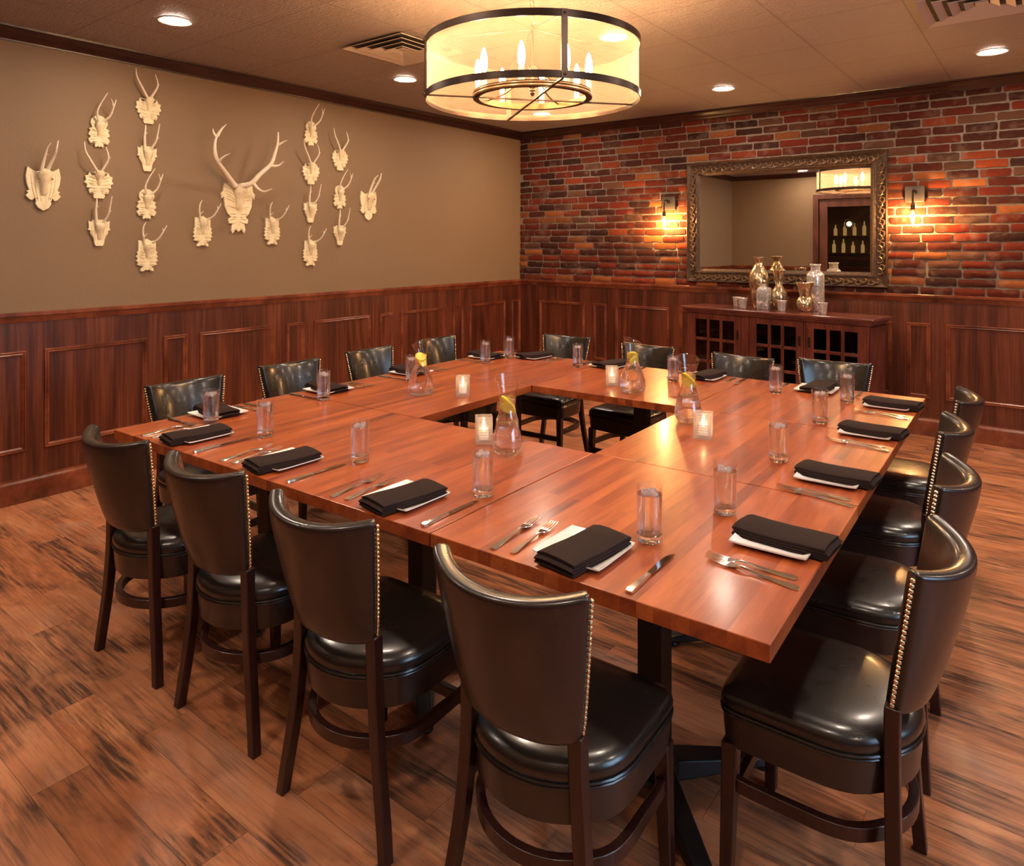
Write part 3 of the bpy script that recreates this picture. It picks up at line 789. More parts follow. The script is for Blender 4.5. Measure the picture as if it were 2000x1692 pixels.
def make_glass(ice=True):
    r = empty('water_glass')
    bm = bmesh.new(); n = 36
    lathe(bm, [(.0300,.022),(.0315,.03),(.0330,.09),(.0340,.1475),(.0344,.15),(.0349,.15),(.0351,.148),(.0346,.09),(.0328,.022)], n, cap0=False, cap1=False)
    link('tumbler', bm, M['glass'], r)
    bm = bmesh.new(); lathe(bm, [(.0285,.0008),(.0305,.003),(.0322,.012),(.0330,.0215),(.0305,.0235)], n); link('glass_base', bm, M['solid_glass'], r)
    bm = bmesh.new(); lathe(bm, [(.0292,.025),(.0305,.034),(.0322,.09),(.0330,.127)], n); link('water', bm, M['water'], r)
    if ice:
        bm = bmesh.new()
        for k in range(4):
            a = k*PI/2+.5; R_ = Matrix.Translation((.0135*math.cos(a), .0135*math.sin(a), .1285+.003*(k%2))) @ Matrix.Rotation(k*1.3+.4, 4, 'Z') @ Matrix.Rotation(.4*(k-1), 4, 'X')
            box(bm, -.0085,.0085,-.0085,.0085,-.006,.006, R_)
        link('ice_cubes', bm, M['ice'], r, bevel=.002)
    return r
P0, K0, F0, F1, N0, G0 = make_plate(), make_knife(), make_fork(.226), make_fork(.212), make_napkin(3), make_glass()
F1.name = 'salad_fork'
used = {}
def inst(proto_):
    if proto_.name not in used: used[proto_.name] = 1; return proto_
    return copy_tree(proto_)
sidef = {'A': (lambda s_, i: (s_, i), 0), 'B': (lambda s_, i: (-i, s_), 90), 'C': (lambda s_, i: (s_, S3-i), 180), 'D': (lambda s_, i: (-S3+i, s_), 270)}
sgn = {'A': 1, 'B': 1, 'C': -1, 'D': -1}  # direction of the sitter's right hand along s
names = {'A': 'near-left table edge', 'B': 'right table edge', 'C': 'brick wall table edge', 'D': 'antler wall table edge'}
settings = [  # side, s, inward, glass(u,v), napkin rotation, place words
 ('A',-2.337,.155,(-2.129,.321),-.04,'farthest left place'), ('A',-1.765,.155,(-1.557,.324),-.05,'second place from the left'),
 ('A',-1.150,.150,(-.976,.314),-.06,'third place from the left'), ('A',-.512,.150,(-.405,.310),-.03,'place nearest the viewer'),
 ('B',.502,.128,(-.308,.619),.02,'place nearest the viewer'), ('B',1.130,.125,(-.321,1.224),.02,'second place from the viewer'),
 ('B',1.825,.125,(-.327,1.900),.0,'third place from the viewer'), ('B',2.425,.130,(-.310,2.410),.0,'farthest place'),
 ('C',-.500,.130,(-.662,2.422),.0,'rightmost place'), ('C',-1.120,.140,(-1.231,2.403),-.12,'second place from the right'),
 ('C',-1.760,.130,(-1.918,2.486),-.2,'third place from the right'), ('C',-2.360,.130,(-2.479,2.503),-.35,'place nearest the room corner'),
 ('D',2.430,.125,(-2.485,2.241),-.05,'farthest place'), ('D',1.690,.115,(-2.455,1.512),.0,'third place from the front'),
 ('D',1.060,.110,(-2.478,.902),-.05,'second place from the front'), ('D',.410,.120,(-2.503,.304),-.06,'front place at the left end')]
for side, s0, ii, gpos, nr, words in settings:
    fn, ang = sidef[side]; sg = sgn[side]; where = words + ' of the ' + names[side]
    rz = PHI + math.radians(ang)
    def put(o, ds, di, dz, drz=0.0):
        u, v = fn(s0+sg*ds, di); o.location = T(u, v, TT+dz); o.rotation_euler = (0, 0, rz+drz)
    p = inst(P0); put(p, 0, ii, .0002, nr*.3); setp(p, 'white plate, '+where, 'plate', 'white plates on the table ring')
    n_ = inst(N0); put(n_, .012 if side in 'AB' else -.005, ii-.022, .0052, -.10+nr); setp(n_, 'folded black napkin, '+where, 'napkin', 'black napkins on the plates')
    if side != 'B': k_ = inst(K0)
    kx = .178 if side != 'A' else .19
    if side != 'B':
        put(k_, kx, .022, .0, random.uniform(-.03, .03)); setp(k_, 'silver table knife, '+where, 'knife', 'knives on the table ring')
    cross = side == 'B'
    fa = inst(F0); put(fa, -.20 if not cross else -.235, .020 if not cross else .012, 0, .06 if not cross else -.13); setp(fa, 'outer silver fork, '+where, 'fork', 'forks on the table ring')
    fb = inst(F1); put(fb, -.143 if not cross else -.185, .030, .0, .05 if not cross else .02); setp(fb, 'inner silver fork, '+where, 'fork', 'forks on the table ring')
    g_ = inst(G0); g_.location = T(gpos[0], gpos[1], TT+.0002); g_.rotation_euler = (0, 0, random.random()*6); setp(g_, 'clear tumbler of ice water, '+where, 'glass', 'water glasses on the table ring')

# carafes with a pierced body
def boolean_diff(o, cut):
    md = o.modifiers.new('hole', 'BOOLEAN'); md.operation = 'DIFFERENCE'; md.object = cut; md.solver = 'EXACT'
    dg = bpy.context.evaluated_depsgraph_get(); dg.update(); me = bpy.data.meshes.new_from_object(o.evaluated_get(dg))
    o.modifiers.clear(); o.data = me
    for p_ in me.polygons: p_.use_smooth = True
def make_carafe():
    r = empty('water_carafe')
    prof = [(.034,.001),(.047,.004),(.055,.016),(0.060,.038),(.0595,.065),(.0535,.095),(.0445,.125),(.0345,.152),(.0315,.178),(.032,.205),(.0350,.232),(.0405,.257),(.0480,.280)]
    def lip(x, y, z_): return .018*max(0, (z_-.22)/.06)*(x/.048)
    def wide(z_): return 1 + .22*max(0, 1-z_/.19)
    def body(inset, ztop, zmin, full=True):
        bm = bmesh.new(); n = 48; rings = []
        ps = [q for q in prof if q[1] <= ztop+1e-6]
        if ps[-1][1] < ztop-1e-4:
            for a_, b_ in zip(prof, prof[1:]):
                if a_[1] <= ztop < b_[1]: t = (ztop-a_[1])/(b_[1]-a_[1]); ps.append((a_[0]+(b_[0]-a_[0])*t, ztop))
        for rr, z_ in ps:
            rr = rr-inset; zz = max(z_, zmin) if z_ < zmin else z_; ring = []
            for i in range(n):
                a = 2*PI*i/n; x = rr*math.cos(a)*wide(z_); y = rr*math.sin(a)
                ring.append(bm.verts.new((x, y, zz + (lip(x, y, z_) if full else 0))))
            rings.append(ring)
        for a_, b_ in zip(rings, rings[1:]):
            for i in range(n): bm.faces.new((a_[i], a_[(i+1)%n], b_[(i+1)%n], b_[i]))
        bm.faces.new(rings[0][::-1]); bm.faces.new(rings[-1]); return bm
    def cutter(rad, rz_):
        bm = bmesh.new(); n = 24; secs = []
        for y in (-.12, -.03, 0, .03, .12):
            k = 1 + (abs(y)/.055)**2*.35
            secs.append([Vector((rad*k*math.cos(2*PI*i/n), y, .092 + rz_*k*math.sin(2*PI*i/n))) for i in range(n)])
        loft(bm, secs); return link('cut', bm, M['glass'])
    g = link('carafe_glass', body(0, .280, 0), M['glass'], r); c_ = cutter(.0225, .031); boolean_diff(g, c_); bpy.data.objects.remove(c_)
    # open the mouth: drop the faces that close the top
    bm = bmesh.new(); bm.from_mesh(g.data)
    bmesh.ops.delete(bm, geom=[f for f in bm.faces if len(f.verts) > 20 and f.calc_center_median().z > .2], context='FACES'); bm.to_mesh(g.data); bm.free()
    bm = bmesh.new(); top = []
    n = 48
    for i in range(n):
        a = 2*PI*i/n; x = .048*math.cos(a); y = .048*math.sin(a); top.append(Vector((x, y, .280+lip(x, y, .28))))
    R = []
    for i, p_ in enumerate(top):
        o_ = Vector((p_.x, p_.y, 0)).normalized(); R.append([bm.verts.new(p_ + o_*.0013*math.cos(q*PI/3) + Vector((0,0,.0013*math.sin(q*PI/3)))) for q in range(6)])
    for i in range(n):
        for q in range(6): bm.faces.new((R[i][q], R[i][(q+1)%6], R[(i+1)%n][(q+1)%6], R[(i+1)%n][q]))
    link('rim', bm, M['solid_glass'], r)
    w_ = link('water', body(.0022, .214, .006, False), M['water'], r); c_ = cutter(.0245, .033); boolean_diff(w_, c_); bpy.data.objects.remove(c_)
    return r
def lemon_slice():
    r = empty('lemon_slice')
    bm = bmesh.new(); lathe(bm, [(.0255,-.0035),(.0272,0),(.0255,.0035)], 24); link('rind', bm, M['lemon'], r)
    bm = bmesh.new(); lathe(bm, [(.0232,-.0047),(.0232,.0047)], 24); link('flesh', bm, M['lemon_flesh'], r)
    return r
fwd = math.atan2(.793, -.609)
car = [((-2.157,1.278), fwd-PI/2+.10, 'on the antler wall side, with a square candle to its right'),
       ((-1.174,.713), fwd+.1, 'on the near-left side, seen edge on'),
       ((-1.283,1.985), fwd+PI/2-.22, 'on the brick wall side, its pierced hole visible'),
       ((-.803,1.567), fwd+.0, 'on the right side behind the square candle holder')]
cp = make_carafe(); lp = lemon_slice()
for i, ((u, v), rz, lb) in enumerate(car):
    c = cp if i == 0 else copy_tree(cp)
    c.location = T(u, v, TT+.0003); c.rotation_euler = (0, 0, rz); setp(c, 'clear glass water carafe '+lb, 'carafe', 'water carafes on the table ring')
    for k in range(2):
        l_ = lp if (i == 0 and k == 0) else copy_tree(lp)
        l_.location = T(u+(.004 if k else -.004), v+(.004 if k else 0), TT+.200-.026*k); l_.rotation_euler = (.75+.35*k, .35-.8*k, rz+1.2*k)
        setp(l_, ('upper' if k == 0 else 'lower')+' lemon slice, carafe '+lb, 'lemon slice', 'lemon slices in the carafes')

def make_votive():
    r = empty('candle_holder'); bm = bmesh.new(); h = .105; a = .034
    def sq(hw, z_): 
        c_ = hw*.86; return [Vector(p) for p in ((c_,-hw,z_),(hw,-c_,z_),(hw,c_,z_),(c_,hw,z_),(-c_,hw,z_),(-hw,c_,z_),(-hw,-c_,z_),(-c_,-hw,z_))]
    secs = [sq(a*.96, .0005)]; z_ = .005
    while z_ < h-.004:
        secs += [sq(a, z_), sq(a, z_+.0022), sq(a*.965, z_+.0035)]; z_ += .0050
    secs += [sq(a, h-.003), sq(a, h), sq(a-.006, h)]
    z_ = h-.008
    while z_ > .02:
        secs += [sq(a-.006, z_), sq(a-.0075, z_-.002)]; z_ -= .010
    secs += [sq(a-.006, .016)]
    loft(bm, secs); link('glass_cube', bm, M['ribbed'], r)
    bm = bmesh.new(); lathe(bm, [(.018,.017),(.0185,.018),(.0185,.055),(.015,.056)], 20); cw = link('tealight', bm, M['wax'], r)
    bm = bmesh.new(); lathe(bm, [(.0008,.058),(.0045,.063),(.005,.069),(.0025,.080),(.0004,.088)], 10); link('flame', bm, M['flame'], cw)
    return r
vp_ = None
for i, ((u, v), rz, lb) in enumerate([((-1.965,1.392), .62, 'to the right of the antler side carafe'), ((-1.341,.780), .75, 'to the left of the near carafe'), ((-1.467,2.100), .60, 'to the left of the pierced carafe by the brick side'), ((-.656,1.362), .18, 'on the right table, in front of a carafe')]):
    c = make_votive() if i == 0 else copy_tree(vp_)
    if i == 0: vp_ = c
    c.location = T(u, v, TT+.0003); c.rotation_euler = (0, 0, rz); setp(c, 'square ribbed glass candle holder, '+lb, 'candle holder', 'ribbed candle holders on the table ring')

# ------------------------------------------------------------------ chandelier
CC = Vector((-2.0224, 2.7968, 0)); FW = math.atan2(-.793, .609)  # direction from fixture to camera
ch = empty('drum_chandelier', (CC.x, CC.y, 0), 0, 'large bronze drum chandelier with sheer shade and candle bulbs over the tables', 'chandelier')
RO = .525
def band(bm, r, z0, z1, th=.004, n=96):
    lathe(bm, [(r-th,z0),(r,z0),(r,z1),(r-th,z1),(r-th,z0)], n, cap0=False, cap1=False)
bm = bmesh.new(); band(bm, RO, 2.497, 2.530); link('top_band', bm, M['bronze'], ch)
bm = bmesh.new(); band(bm, RO, 2.240, 2.272); link('bottom_band', bm, M['bronze'], ch)
bm = bmesh.new(); lathe(bm, [(RO-.010,2.255),(RO-.010,2.515)], 96, cap0=False, cap1=False); link('sheer_shade', bm, M['sheer'], ch)
right = Vector((.793, .609, 0)); tocam = Vector((.609, -.793, 0))
a0 = math.atan2(47/207, math.sqrt(1-(47/207)**2))
def dirn(a): return right*math.sin(a) + tocam*math.cos(a)
for k in range(4):
    d = dirn(a0 + k*PI/2); t_ = Vector((-d.y, d.x, 0)); bm = bmesh.new()
    Mx = Matrix(((t_.x, d.x, 0, 0), (t_.y, d.y, 0, 0), (0, 0, 1, 0), (0, 0, 0, 1)))
    box(bm, -.014, .014, RO, RO+.004, 2.24, 2.53, Mx)
    st = link('strap', bm, M['bronze'], ch, smooth=False)
    bm = bmesh.new()
    for zz in (2.256, 2.514): sphere(bm, d*(RO+.005)+Vector((0,0,zz)), .007, 8, 6)
    link('rivet', bm, M['bronze_ring'], st)
for k in range(2):
    d = dirn(a0 + k*PI/2); t_ = Vector((-d.y, d.x, 0)); Mx = Matrix(((t_.x, d.x, 0, 0), (t_.y, d.y, 0, 0), (0, 0, 1, 0), (0, 0, 0, 1))); bm = bmesh.new()
    box(bm, -.006, .006, -RO+.004, RO-.004, 2.243+.006*k, 2.249+.006*k, Mx); link('cross_bar', bm, M['bronze'], ch, smooth=False)
bm = bmesh.new(); band(bm, .292, 2.256, 2.286, .030, 72); ring = link('candle_ring', bm, M['bronze_ring'], ch)
bm = bmesh.new(); band(bm, .294, 2.262, 2.268, .004, 72); band(bm, .294, 2.276, 2.280, .004, 72); link('ring_bead', bm, M['nail'], ring)
for k in range(8):
    a = math.radians(-57 + 45*k); p = dirn(a)*.277
    bm = bmesh.new(); lathe(bm, [(.013,2.286),(.013,2.350),(.009,2.352)], 16, c=(p.x, p.y)); sl = link('candle_sleeve', bm, M['sleeve'], ch)
    bm = bmesh.new(); lathe(bm, [(.008,2.353),(.013,2.360),(.0165,2.378),(.0170,2.400),(.0145,2.428),(.010,2.448),(.005,2.462),(.001,2.468)], 14, c=(p.x, p.y)); link('flame_bulb', bm, M['bulb'], sl)
bm = bmesh.new(); tube(bm, [(0,0,2.30),(0,0,2.62)], .007, smooth=0); sphere(bm, (0,0,2.30), .016, 12, 8); lathe(bm, [(.004,2.27),(.014,2.285),(.010,2.30),(.018,2.315),(.006,2.34)], 16)
link('stem', bm, M['bronze'], ch)
for k in range(4):
    d = dirn(a0+PI/4 + k*PI/2); bm = bmesh.new(); tube(bm, [d*.01+Vector((0,0,2.42)), d*.14+Vector((0,0,2.31)), d*.27+Vector((0,0,2.275))], .004, n=6); link('support_arm', bm, M['bronze_ring'], ch)
    bm = bmesh.new(); tube(bm, [Vector((0,0,2.60)), dirn(a0+k*PI/2)*(RO-.006)+Vector((0,0,2.515))], .0035, smooth=0, n=6); link('hanger_rod', bm, M['bronze'], ch)
bm = bmesh.new()
for k in range(5):
    zc = 2.64+.036*k; pts = [Vector(((.011*math.cos(t*PI/6)) if k % 2 == 0 else 0, (.011*math.cos(t*PI/6)) if k % 2 else 0, zc+.023*math.sin(t*PI/6))) for t in range(13)]
    tube(bm, pts, .0028, smooth=0, n=6)
link('chain', bm, M['nail'], ch)
bm = bmesh.new(); lathe(bm, [(.065,ZC-.001),(.065,ZC-.012),(.03,ZC-.03),(.008,ZC-.034)], 28); link('ceiling_canopy', bm, M['bronze'], ch)

# ------------------------------------------------------------------ recessed cans and vents
def make_can():
    r = empty('recessed_light')
    bm = bmesh.new(); lathe(bm, [(.074,-.001),(.094,-.001),(.094,-.006),(.088,-.009),(.076,-.006),(.074,-.001)], 36, cap0=False, cap1=False); link('trim_ring', bm, M['trim_white'], r)
    bm = bmesh.new(); lathe(bm, [(.074,-.0015),(.0745,-.003)], 36); link('lamp_lens', bm, M['can'], r)
    return r
cans = [(-3.98,2.012,'at upper left, above the antlers'), (-3.98,3.819,'left of the chandelier, beyond the square vent'), (-3.98,5.66,'low behind the chandelier, near the room corner'),
        (-2.14,5.64,'above the brick wall, right of the chandelier'), (-.311,5.648,'above the brick wall at far right'), (-2.14,3.82,'hidden behind the chandelier drum'),
        (-2.14,2.0,'above the near tables, outside the view'), (-.31,3.82,'above the right chairs, outside the view'), (-.31,2.0,'right above the nearest chairs, outside the view'),
        (-3.45,.15,'near the rear wall at left, shown in the mirror'), (-1.9,.2,'near the middle of the rear wall, outside the view'), (-.31,.2,'just above the camera position'),
        (1.5,.2,'rear right corner, outside the view'), (1.5,2.0,'right part of the room, outside the view'), (1.5,3.82,'far right part, outside the view'), (1.5,5.65,'far right by the brick wall, outside the view')]
cproto2 = None
for i, (x, y, lb) in enumerate(cans):
    c = make_can() if i == 0 else copy_tree(cproto2)
    if i == 0: cproto2 = c
    c.location = (x, y, ZC); setp(c, 'round lit recessed ceiling light '+lb, 'ceiling light', 'recessed ceiling lights')
def make_vent(sz=.55, steps=4):
    r = empty('ceiling_vent'); n = steps
    bm = bmesh.new(); h = sz/2; box(bm, -h*.86, h*.86, -h*.86, h*.86, -.0035, -.0005); link('duct_shade_sheet', bm, M['vent_dark'], r, smooth=False)  # flat dark sheet painted in for the shade behind the louvers
    for k in range(n):
        o_ = h*(1-k/(n+.15)); w_ = h/(n+.15)*.80; zt = -.004; zb_ = -.012-.007*k
        bm = bmesh.new(); w_ = h/(n+.15)*.62; prof = [(o_, -.022), (o_+.001, -.018), (o_-w_+.001, -.003), (o_-w_, -.006)]
        secs = []
        for sx, sy in ((1,1),(-1,1),(-1,-1),(1,-1),(1,1)): secs.append([Vector((sx*a_, sy*a_, z_)) for a_, z_ in prof])
        loft(bm, secs, closed_ends=False); link('louver_frame', bm, M['vent'], r, smooth=False)
    bm = bmesh.new(); box(bm, -.03, .03, -.03, .03, -.014, -.010); link('centre_plate', bm, M['vent'], r, smooth=False)
    return r
v1 = make_vent(); v1.location = (-3.36, 3.20, ZC); setp(v1, 'square stepped ceiling vent beside the chandelier, seen corner on', 'vent', 'ceiling vents')
v2 = copy_tree(v1); v2.location = (-.31+.02, 4.45, ZC); v2.scale = (1, 1, 1); setp(v2, 'square stepped ceiling vent at the top right edge', 'vent', 'ceiling vents')

# ------------------------------------------------------------------ antler mounts on the left wall
OUT = {
 'W': (.086, .170, [(0,0),(.32,0),(.4,.08),(.36,.2),(.5,.25),(.62,.18),(.7,.3),(.6,.38),(.85,.4),(.8,.52),(1,.58),(.88,.68),(.95,.82),(.75,.85),(.65,.98),(.5,.85),(.42,.7),(.3,.8),(.3,1.0),(0,1.05)]),
 'O': (.064, .190, [(0,0),(.1,.05),(.35,0),(.4,.1),(.2,.2),(.55,.18),(.8,.12),(1,.25),(.75,.35),(1,.42),(.8,.55),(.95,.6),(.6,.66),(.8,.8),(.7,.95),(.35,1.05),(0,1.08)]),
 'N': (.066, .168, [(0,0),(.3,0),(.42,.08),(.5,.3),(.8,.5),(.75,.58),(1,.62),(.9,.7),(.95,.95),(.7,.9),(.55,1.0),(0,1)]),
 'L': (.071, .210, [(0,.03),(.1,.06),(.4,0),(.6,.02),(.55,.1),(.35,.16),(.6,.18),(.9,.22),(.8,.3),(1,.34),(.85,.42),(1,.48),(.85,.55),(.95,.62),(.8,.66),(.8,1),(.4,.97),(0,1.05)]),
 'S': (.093, .275, [(0,0),(.3,.06),(.45,.15),(.4,.24),(.25,.27),(.5,.28),(.65,.22),(.8,.24),(1,.32),(.85,.38),(.95,.42),(.8,.44),(.95,.6),(1,.75),(.9,.95),(.7,.9),(.4,.85),(0,.9)]),
 'G': (.115, .370, [(0,.03),(.2,.08),(.4,0),(.5,.06),(.45,.15),(.42,.22),(.65,.2),(.7,.28),(.5,.33),(.75,.4),(.95,.55),(1,.75),(1.15,.7),(1.2,.8),(1.05,.85),(1.0,1),(.75,1.0),(.4,.95),(0,1)])}
ANT = {
'W':[[(.009,[(-.027,.05,.092),(-.072,.07,.153),(-.102,.075,.207),(-.102,.06,.265)])],
     [(.009,[(.006,.05,.095),(.027,.08,.153),(.027,.09,.188),(.016,.08,.243)]),(.004,[(.026,.085,.17),(.038,.098,.175)])]],
'O':[[(.009,[(-.01,.04,.066),(-.029,.06,.111),(-.024,.08,.161),(.012,.11,.245)]),(.003,[(-.026,.08,.157),(-.016,.09,.163)])],
     [(.009,[(.018,.04,.072),(.045,.07,.11),(.054,.10,.166),(.065,.11,.211)]),(.005,[(.053,.10,.162),(.043,.11,.190),(.029,.12,.212)])]],
'N':[[(.011,[(-.021,.03,.057),(-.033,.05,.138),(-.033,.06,.184),(-.031,.06,.223)]),(.004,[(-.033,.06,.160),(-.022,.07,.170)])],
     [(.009,[(.018,.03,.065),(.032,.07,.116),(.035,.09,.166),(.043,.10,.235)]),(.004,[(.034,.08,.135),(.045,.09,.142)])]],
'L':[[(.009,[(-.024,.03,.09),(-.043,.05,.152),(-.044,.06,.198),(-.028,.06,.228)]),(.0045,[(-.038,.05,.128),(-.022,.07,.152)])],
     [(.009,[(.018,.03,.083),(.044,.08,.115),(.06,.11,.158),(.083,.12,.208)]),(.005,[(.064,.11,.16),(.061,.11,.190)])]],
'S':[[(.013,[(-.024,.06,.112),(-.019,.10,.197),(-.018,.13,.237),(-.007,.15,.261)]),(.004,[(-.019,.10,.19),(-.006,.115,.197)])],
     [(.013,[(.01,.06,.115),(.026,.11,.193),(.027,.14,.232),(.033,.15,.282)]),(.004,[(.028,.12,.213),(.028,.14,.205)])]],
'G':[[(.021,[(-.05,.06,.165),(-.081,.07,.192),(-.168,.12,.257),(-.252,.17,.32),(-.289,.2,.381),(-.294,.21,.456),(-.275,.21,.51)]),(.012,[(-.280,.21,.495),(-.242,.2,.551),(-.192,.18,.596)]),
      (.009,[(-.285,.21,.490),(-.307,.21,.521),(-.305,.2,.548)]),(.010,[(-.247,.17,.32),(-.237,.22,.354),(-.205,.25,.380)])],
     [(.021,[(-.01,.07,.169),(.043,.12,.189),(.097,.15,.26),(.177,.17,.343),(.208,.18,.433),(.23,.18,.508),(.247,.16,.596)]),(.010,[(.236,.18,.495),(.261,.2,.516),(.290,.22,.535)]),
      (.013,[(.170,.17,.330),(.22,.2,.333),(.250,.23,.368)]),(.012,[(.055,.12,.200),(.071,.17,.148),(.095,.21,.128),(.135,.25,.148)])]]}
def plaque_mesh(kind, parent):
    hw, h, half = OUT[kind]; pts = [(x*hw, (y-.5)*h) for x, y in half] + [(-x*hw, (y-.5)*h) for x, y in half[::-1] if x > 0]
    cu = bpy.data.curves.new('c', 'CURVE'); cu.dimensions = '2D'; cu.fill_mode = 'BOTH'; cu.extrude = .006; cu.bevel_depth = .0035; cu.bevel_resolution = 1; cu.offset = -.002
    sp = cu.splines.new('POLY'); sp.points.add(len(pts)-1); sp.use_cyclic_u = True
    for p_, q in zip(sp.points, pts): p_.co = (q[0], q[1], 0, 1)
    tmp = bpy.data.objects.new('t', cu); COL.objects.link(tmp); dg = bpy.context.evaluated_depsgraph_get(); dg.update()
    me = bpy.data.meshes.new_from_object(tmp.evaluated_get(dg)); bpy.data.objects.remove(tmp)
    bm = bmesh.new(); bm.from_mesh(me)
    for v in bm.verts: v.co = Vector((v.co.x, -.0105 - v.co.z, v.co.y))
    # carved ribs and leaf veins, standing proud of the board
    if kind in 'WOLG':
        for x, y in half[2:-2]:
            if x < .5: continue
            for sg in (-1, 1): tube(bm, [(sg*x*hw*.25, -.018, (y*.8-.42)*h), (sg*x*hw*.6, -.024, (y-.5)*h*.96), (sg*x*hw*.93, -.016, (y-.5)*h)], .004*hw/.07, .0015, n=6, smooth=3)
    else:
        for x in (.25, .55, .8):
            for sg in (-1, 1): tube(bm, [(sg*x*hw*.5, -.018, -.30*h), (sg*x*hw*.8, -.023, 0), (sg*x*hw*.9, -.018, .36*h)], .003*hw/.07, .002, n=6, smooth=3)
    lathe_z = -.5*h
    return link('plaque', bm, M['bone'], parent)
def make_mount(kind):
    r = empty('antler_mount'); hw, h, _ = OUT[kind]; plaque_mesh(kind, r)
    bm = bmesh.new(); k = {'G': 1.75, 'S': 1.35}.get(kind, 1.0); ztop = {'W': .092,'O': .07,'N': .06,'L': .088,'S': .112,'G': .185}[kind]; Ls = {'W': .10,'O': .10,'N': .11,'L': .11,'S': .16,'G': .20}[kind]
    secs = []; n = 14
    for t, w_, d_, nn in ((0,.006,.005,.018),(.08,.014,.012,.020),(.25,.013,.016,.022),(.45,.017,.02,.026),(.62,.026,.024,.032),(.75,.029,.026,.038),(.88,.026,.024,.040),(.97,.016,.016,.036),(1,.006,.006,.032)):
        zz = ztop - Ls*(1-t) + .004
        secs.append([Vector((w_*k*math.cos(2*PI*i/n)*(1.0), -(nn*min(k,1.4) + d_*k*.8*math.sin(2*PI*i/n)), zz)) for i in range(n)])
    loft(bm, secs); sk = link('skull', bm, M['bone'], r)
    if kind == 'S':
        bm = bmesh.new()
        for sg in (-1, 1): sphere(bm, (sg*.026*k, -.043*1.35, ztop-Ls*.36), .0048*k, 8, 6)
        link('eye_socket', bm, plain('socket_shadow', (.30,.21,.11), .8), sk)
    for side in ANT[kind]:
        bm = bmesh.new()
        for j, (rad, pts) in enumerate(side):
            P_ = [Vector((a_, -n_, b_)) for a_, n_, b_ in pts]
            if j == 0: P_ = [P_[0]*.8 + Vector((0, -.012, ztop*.2))*.9 + Vector((0,0,-.004))] + P_ if kind not in 'G' else P_
            tube(bm, P_, rad, rad*(.30 if j == 0 else .22), n=10, power=1.3, wob=.03)
        link('antler', bm, M['antler'], r)
    return r
mounts = [('S',1.652,1.885,'large shield-shaped plaque, leftmost of all'), ('O',1.968,2.262,'oval leafy plaque, upper of the second column from left'), ('W',2.280,2.447,'winged leaf plaque, topmost left, just under the crown moulding'),
 ('W',1.967,1.923,'winged leaf plaque, middle of the second column from left'), ('N',2.272,2.122,'narrow tapered plaque, second from top in the third column'), ('N',1.968,1.615,'narrow tapered plaque, bottom of the second column from left'),
 ('O',2.268,1.807,'oval leafy plaque, third from top in the third column'), ('L',2.271,1.462,'tall leafy plaque, lowest on the left half'), ('G',2.945,1.809,'central and largest, wide stag antlers with many tines'),
 ('L',2.665,1.629,'tall leafy plaque, just left below the big stag mount'), ('L',3.237,1.641,'tall leafy plaque, just right below the big stag mount'), ('O',3.602,2.452,'oval leafy plaque, topmost on the right half'),
 ('W',3.903,2.263,'winged leaf plaque, top of the second column from right'), ('W',3.602,2.124,'winged leaf plaque, second from top right of the stag'), ('N',3.597,1.805,'narrow tapered plaque, third from top right of the stag'),
 ('O',3.900,1.940,'oval leafy plaque, middle of the second column from right'), ('S',4.221,1.892,'shield-shaped plaque, rightmost of all'), ('N',3.900,1.617,'narrow tapered plaque, bottom of the second column from right'),
 ('L',3.597,1.465,'tall leafy plaque, lowest on the right half')]
mp_ = {}
for kind, y, z_, lb in mounts:
    m_ = make_mount(kind) if kind not in mp_ else copy_tree(mp_[kind])
    mp_.setdefault(kind, m_)
    m_.location = (XL, y, z_); m_.rotation_euler = (0, 0, PI/2); setp(m_, 'cream antler mount, '+lb, 'antler mount', 'antler mounts on the taupe wall')

# ------------------------------------------------------------------ mirror
mx0, mx1, mz0, mz1 = -2.825, -1.072, 1.178, 2.325
mr = empty('wall_mirror', (0, YB-.020, 0), 0, 'large rectangular mirror in a carved antique gilt frame on the brick wall', 'mirror')
fwid = .128
prof = [(0,.0),(0,.030),(.008,.038),(.018,.034),(.026,.028),(.085,.030),(.094,.036),(.102,.030),(.112,.022),(.128,.016),(.128,.0)]
bm = bmesh.new(); cs = [(mx0,mz0),(mx1,mz0),(mx1,mz1),(mx0,mz1)]
for k in range(4):
    secs = []
    for c in (cs[k], cs[(k+1)%4]):
        sa = 1 if c[0] == mx0 else -1; sz = 1 if c[1] == mz0 else -1
        secs.append([Vector((c[0]+sa*u_, -d_, c[1]+sz*u_)) for u_, d_ in prof])
    loft(bm, secs)
link('carved_frame', bm, M['gilt'], mr)
bm = bmesh.new()
def scroll(c, ang, flip, sz=.034):
    pts = []
    for k in range(15):
        t = k/14; a = flip*(t*4.6); rr = sz*(1-.78*t); pts.append(Vector((math.cos(ang+a)*rr, 0, math.sin(ang+a)*rr)))
    off = Vector((c[0], -.036, c[1])); tube(bm, [off+p_ for p_ in pts], .0082, .004, n=6, smooth=0)
    for q_ in (.9, 2.1, 3.3): tube(bm, [off+Vector((math.cos(ang+flip*q_)*.022, 0, math.sin(ang+flip*q_)*.022)), off+Vector((math.cos(ang+flip*(q_-.35))*.042, .004, math.sin(ang+flip*(q_-.35))*.042))], .005, .0015, n=5, smooth=0)
    tube(bm, [off+pts[0], off+pts[0]*1.5+Vector((math.sin(ang)*-.02*flip, 0, math.cos(ang)*.02*flip))], .006, .0015, n=6, smooth=0)
